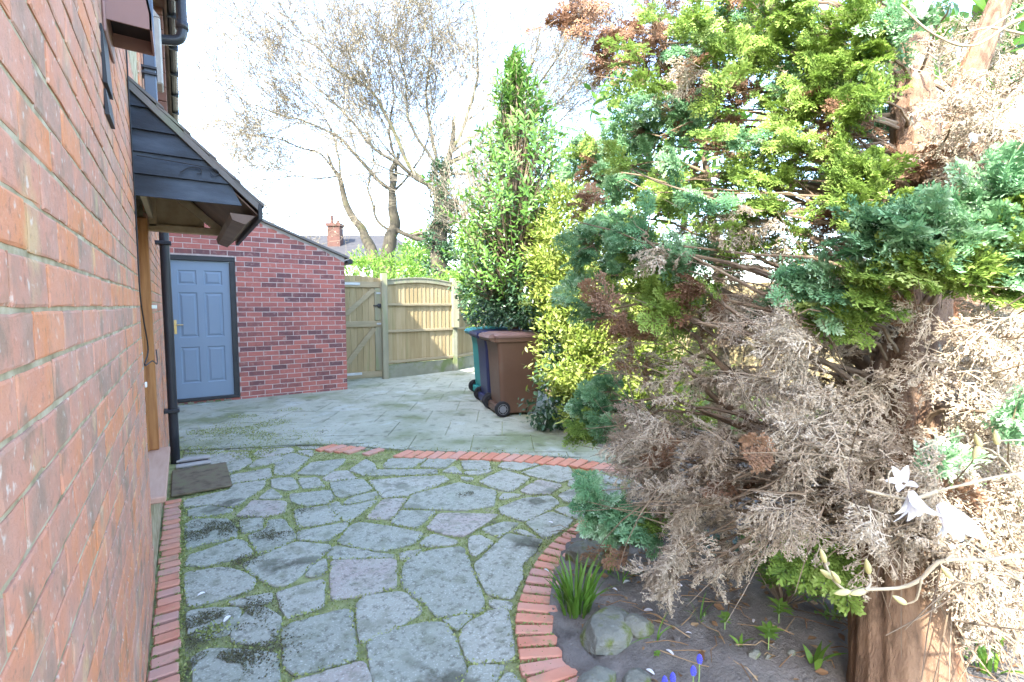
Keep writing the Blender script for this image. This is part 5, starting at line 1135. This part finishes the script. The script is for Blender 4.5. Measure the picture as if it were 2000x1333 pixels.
rock(1245, 1330, (.07, .05, .03), 'low moss topped rock at the bottom edge beside the soil', 4, .3)
rock(1150, 1090, (.10, .14, .07), 'moss covered stone behind the strappy leaf clump', 5, .8)
rock(1165, 1040, (.09, .05, .05), 'mossy stone at the tip of the curved brick border', 6, .5)
rock(1110, 800, (.16, .12, .09), 'grey stone at the hedge foot right of the brown bin', 7, .2)
rock(1140, 850, (.16, .10, .09), 'stone kerb block under the blue green conifer tips', 8, .9)
for i, (x, y, s) in enumerate(((1472, 1296, .022), (1500, 1298, .014), (1545, 1300, .014), (1440, 1275, .01))): rock(x, y, (s*1.5, s, s*.7), ('flat pale grey pebble lying on the soil by the narrow leaved plant', 'small white pebble right of the flat grey pebble', 'dull pebble left of the reddish trunk foot', 'tiny pale pebble on the soil under the pink edged leaf')[i], 20+i)

def blade_clump(px, py, n, L_, label, name, seed, wd=.013, m_='blade', lean=.5, rad=.05, cat='plant'):
    r = np.random.default_rng(seed); c = G(px, py, .04); z0 = max(sz(c[0], c[1]), .005); P = []; g = Geo()
    t = thing(name, label, cat, (c[0], c[1], z0))
    for i in range(n):
        a = r.random()*6.283; o = np.array([math.cos(a), math.sin(a), 0]); b = np.array([c[0], c[1], z0])+o*rad*r.random()**.5; ln = L_*r.uniform(.5, 1.1); le = lean*r.uniform(.2, 1.3); s = np.array([-o[1], o[0], 0])
        s = unit(s+r.normal(0, .4, 3)); k = 6; V = []
        for q in range(k+1):
            u = q/k; p = b+o*ln*le*u**1.8+np.array([0, 0, ln*(u-.35*le*u**2.2)]); h = wd*.5*(1-u**2.5)*(.6+.6*min(1, u*3)); V += [p-s*h, p+s*h]
        g.add(V, np.array([[2*q, 2*q+1, 2*q+3, 2*q+2] for q in range(k)]), np.clip(r.normal(.5, .2), 0, 1))
    g.build('leaves', M[m_], t); return t
blade_clump(1125, 1190, 85, .24, 'clump of strappy green leaves leaning over the brick border', 'strappy_plant', 1, .014, rad=.07)
blade_clump(1190, 1125, 10, .14, 'small tuft of upright green blades right of the strappy clump', 'strappy_plant', 2, .012, rad=.02)
blade_clump(1215, 1150, 7, .14, 'thin blue green bulb leaves sprawling beside the dead drooping spray', 'bulb_plant', 3, .006, lean=1.2, rad=.02)
blade_clump(1280, 1270, 4, .13, 'single arching bulb leaves left of the blue flowers', 'bulb_plant', 4, .006, lean=1.2, rad=.01)
blade_clump(1365, 1235, 7, .14, 'sprawling thin bulb leaves in the middle of the bare soil', 'bulb_plant', 5, .006, lean=1.5, rad=.015)
blade_clump(1630, 1230, 10, .16, 'upright narrow bulb leaves beside the reddish trunk', 'bulb_plant', 6, .009, lean=.6, rad=.03)
blade_clump(1590, 1330, 7, .10, 'pair of broad bulb leaves at the bottom edge by the trunk foot', 'bulb_plant', 7, .02, lean=1.1, rad=.02)
blade_clump(1930, 1340, 14, .2, 'long green leaves at the lower right corner beyond the trunk', 'bulb_plant', 8, .014, lean=1.1, rad=.04)
blade_clump(1445, 1285, 3, .07, 'short pink edged leaf standing in the soil', 'bulb_plant', 9, .012, lean=.8, rad=.006)
def whorl(px, py, h, n, L_, label, seed, name='leafy_plant', heads=1, spread=.0, m_='bright', tpl=(LV, LF)):
    r = np.random.default_rng(seed); c = G(px, py, .05); z0 = max(sz(c[0], c[1]), .005); t = thing(name, label, 'plant', (c[0], c[1], z0)); gs_ = Geo(); gl = Geo()
    for k in range(heads):
        o = np.array([r.normal(0, spread), r.normal(0, spread), 0]); hh = h*r.uniform(.6, 1.15); b = np.array([c[0], c[1], z0-.01]); tp = b+o+np.array([0, 0, hh]); P = spl([b+o*.1, b+o*.6+[0, 0, hh*.5], tp], 8); gs_.tubes(P, np.linspace(.003, .0018, 8), 5)
        for j in range(n):
            a = j*2.4+r.random(); u = .55+.45*j/n; q = b+(tp-b)*u if spread == 0 else P[min(7, int(u*7))]; d = unit(np.array([math.cos(a), math.sin(a), r.uniform(.1, .7)])); gl.inst(tpl[0], tpl[1], np.zeros(len(tpl[0])), [q], [d], [unit(np.array([0, 0, 1])-d*.2)], [L_*r.uniform(.7, 1.2)], [np.clip(r.normal(.5, .2), 0, 1)])
    gs_.build('stem', M['stem'] if spread == 0 else M['limb_bark'], t); gl.build('leaves', M[m_], t); return t
whorl(1500, 1285, .10, 16, .055, 'bright narrow leaved rosette plant on the soil left of the trunk', 31)
whorl(1520, 1240, .11, 14, .05, 'smaller bright leaved rosette behind the narrow leaved rosette', 32)
whorl(1415, 1245, .06, 14, .03, 'small round leaved green plant in the middle of the soil', 33, tpl=(LV2, LF2))
whorl(1283, 1285, .025, 8, .02, 'tiny green seedling in the soil near the rocks', 34, tpl=(LV2, LF2))
whorl(1375, 1222, .025, 7, .016, 'tiny seedling at the end of the thin bulb leaves', 35, tpl=(LV2, LF2))
whorl(1640, 1230, .14, 14, .05, 'green leafy plant with a yellow bud beside the trunk', 36)
whorl(1530, 1190, .26, 16, .036, 'low woody azalea shrub with small green leaves under the dead branches', 37, name='azalea_shrub', heads=46, spread=.13)
whorl(1640, 1120, .2, 10, .035, 'sparse leafy shrub shaded behind the azalea', 38, name='azalea_shrub', heads=16, spread=.12, m_='ivy')
whorl(1420, 1090, .12, 10, .05, 'dark leafy ground plant in the shade left of the azalea', 39, heads=14, spread=.14, m_='ivy')
whorl(1880, 1215, .1, 6, .08, 'broad dark green leaves on the ground right of the trunk', 40, heads=3, spread=.05, m_='laurel')
def musc(px, py, h, label, seed):
    c = G(px, py, .12); z0 = sz(c[0], c[1]); t = thing('grape_hyacinth', label, 'flower', (c[0], c[1], z0), 'grape hyacinths at the bottom edge'); r = np.random.default_rng(seed)
    tp = np.array([c[0]+.005, c[1], max(z0, .05)+h]); b = np.array([c[0], c[1], z0-.01]); Geo().tubes(spl([b, (b+tp)/2+[.003, 0, 0], tp], 8), [.0022]*8, 6).build('stem', M['stem'], t); g = Geo()
    for k in range(46):
        u = k/45; a = k*2.4; rr = .0085*math.sin(math.pi*min(.97, u*.9+.08))**.6; p = tp+np.array([math.cos(a)*rr, math.sin(a)*rr, -.012+.032*u]); g.lathe([(.0001, -.003), (.0026, -.001), (.0026, .001), (.0001, .003)], p, 'z', 6)
    g.build('flower_head', M['muscari'], t, smooth=True)
for a in ((1352, 1330, .10, 'taller grape hyacinth, left one of the central blue pair', 1), (1364, 1312, .11, 'grape hyacinth with the highest blue head', 2), (1312, 1338, .09, 'grape hyacinth low at the edge left of the pair', 3), (1296, 1345, .09, 'leftmost grape hyacinth just showing at the bottom edge', 4)): musc(*a)
r = np.random.default_rng(9); PP = [(1188, 1040), (1216, 1073), (1230, 1155), (1195, 1170), (1255, 1137), (1257, 1215), (1332, 1170), (1470, 1250), (1350, 1270), (1262, 1320), (1315, 1300), (1440, 1085), (1062, 1110), (1080, 1020), (437, 1212), (400, 1155)]
PL = ['white petal between the end of the curved brick border and the hanging blue green sprays', 'narrow petal lying just below the low blue green conifer sprays', 'white petal right of the tuft of green blades', 'petal lying directly above the large mossy rock', 'petal at the root of the sprawling blue green bulb leaves', 'petal right of the large mossy rock on bare soil', 'petal below the tip of the drooping dead spray', 'petal beside the bright rosette plants near the trunk', 'petal left of the short pink edged leaf in the middle soil', 'petal right of the low moss topped rock at the bottom edge', 'petal beside the leftmost blue grape hyacinth', 'petal in the shade under the azalea twigs', 'petal lying on a terracotta brick of the curved border', 'petal on the crazy paving just above the curved brick border', 'petal on the dark mossy stone at the lower left of the paving', 'petal on the paving nearest the brick strip at the wall foot']
for i, (x, y) in enumerate(PP):
    c = G(x, y, .03); z0 = sz(c[0], c[1]); z0 = max(z0, .016)+.008; g = Geo(); a = r.random()*6.28
    g.inst(PT_[0], PT_[1], np.zeros(len(PT_[0])), [c*[1, 1, 0]+[0, 0, z0]], [(math.cos(a), math.sin(a), .1)], [(r.normal(0, .2), r.normal(0, .2), 1)], [r.uniform(.022, .045)], [r.random()])
    tag(g.build('fallen_petal', M['petal'], loc=(c[0], c[1], z0)), PL[i], 'petal', 'fallen magnolia petals')
n = 3200; px_ = r.uniform(1.3, 4.2, n); py_ = r.uniform(-.8, 3.4, n); dens = edge_dist(px_, py_) > .02; keep = dens & ((px_+.8*np.abs(py_-.8) > 2.3) | (r.random(n) < .35)); px_, py_ = px_[keep], py_[keep]; n = len(px_)
pz_ = soil_z(px_, py_)+.008; g = Geo(); g.inst(LV2, LF2, np.zeros(len(LV2)), np.stack([px_, py_, pz_], -1), np.stack([r.normal(0, 1, n), r.normal(0, 1, n), r.normal(0, .15, n)], -1), np.stack([r.normal(0, .4, n), r.normal(0, .4, n), np.ones(n)], -1), r.uniform(.012, .05, n), r.random(n))
m = 1100; qx, qy = px_[r.integers(0, n, m)], py_[r.integers(0, n, m)]; qz = soil_z(qx, qy)+.008; a = r.random(m)*6.28; l_ = r.uniform(.04, .22, m); P = np.stack([np.stack([qx+np.cos(a)*l_*u, qy+np.sin(a)*l_*u, qz+.01*math.sin(3*u)], -1) for u in (0, .4, .7, 1)], 1); P[:, 1:3] += r.normal(0, .008, (m, 2, 3)); P[:, :, 2] = np.maximum(P[:, :, 2], qz[:, None]-.003)
g.tubes(P, np.broadcast_to([.0025, .002, .002, .001], (m, 4)), 4, tone=r.random(m)); kind(g.build('leaf_litter', M['dry']), 'stuff')
n = 1300; px_ = r.uniform(1.1, 3.6, n); py_ = r.uniform(-.3, 3.0, n); k_ = edge_dist(px_, py_) > .03; px_, py_ = px_[k_], py_[k_]; n = len(px_); g = Geo(); oc = np.array([(1, 0, 0), (0, 1, 0), (-1, 0, 0), (0, -1, 0), (0, 0, .8), (0, 0, -.8)]); of = np.array([[0, 1, 4], [1, 2, 4], [2, 3, 4], [3, 0, 4], [1, 0, 5], [2, 1, 5], [3, 2, 5], [0, 3, 5]])
g.inst(oc, of, np.zeros(6), np.stack([px_, py_, soil_z(px_, py_)], -1), r.normal(0, 1, (n, 3)), r.normal(0, 1, (n, 3)), r.exponential(.0045, n)+.002, r.random(n)); kind(g.build('soil_crumbs', M['soil']), 'stuff')
tag(Geo().tubes(spl([(-6, 14, 6.9), (2, 17, 7.4), (14, 21, 9.4), (26, 26, 12)], 40), [.004]*40, 4).build('overhead_wire', M['cable']), 'thin overhead wire crossing the sky above the bare trees', 'wire')
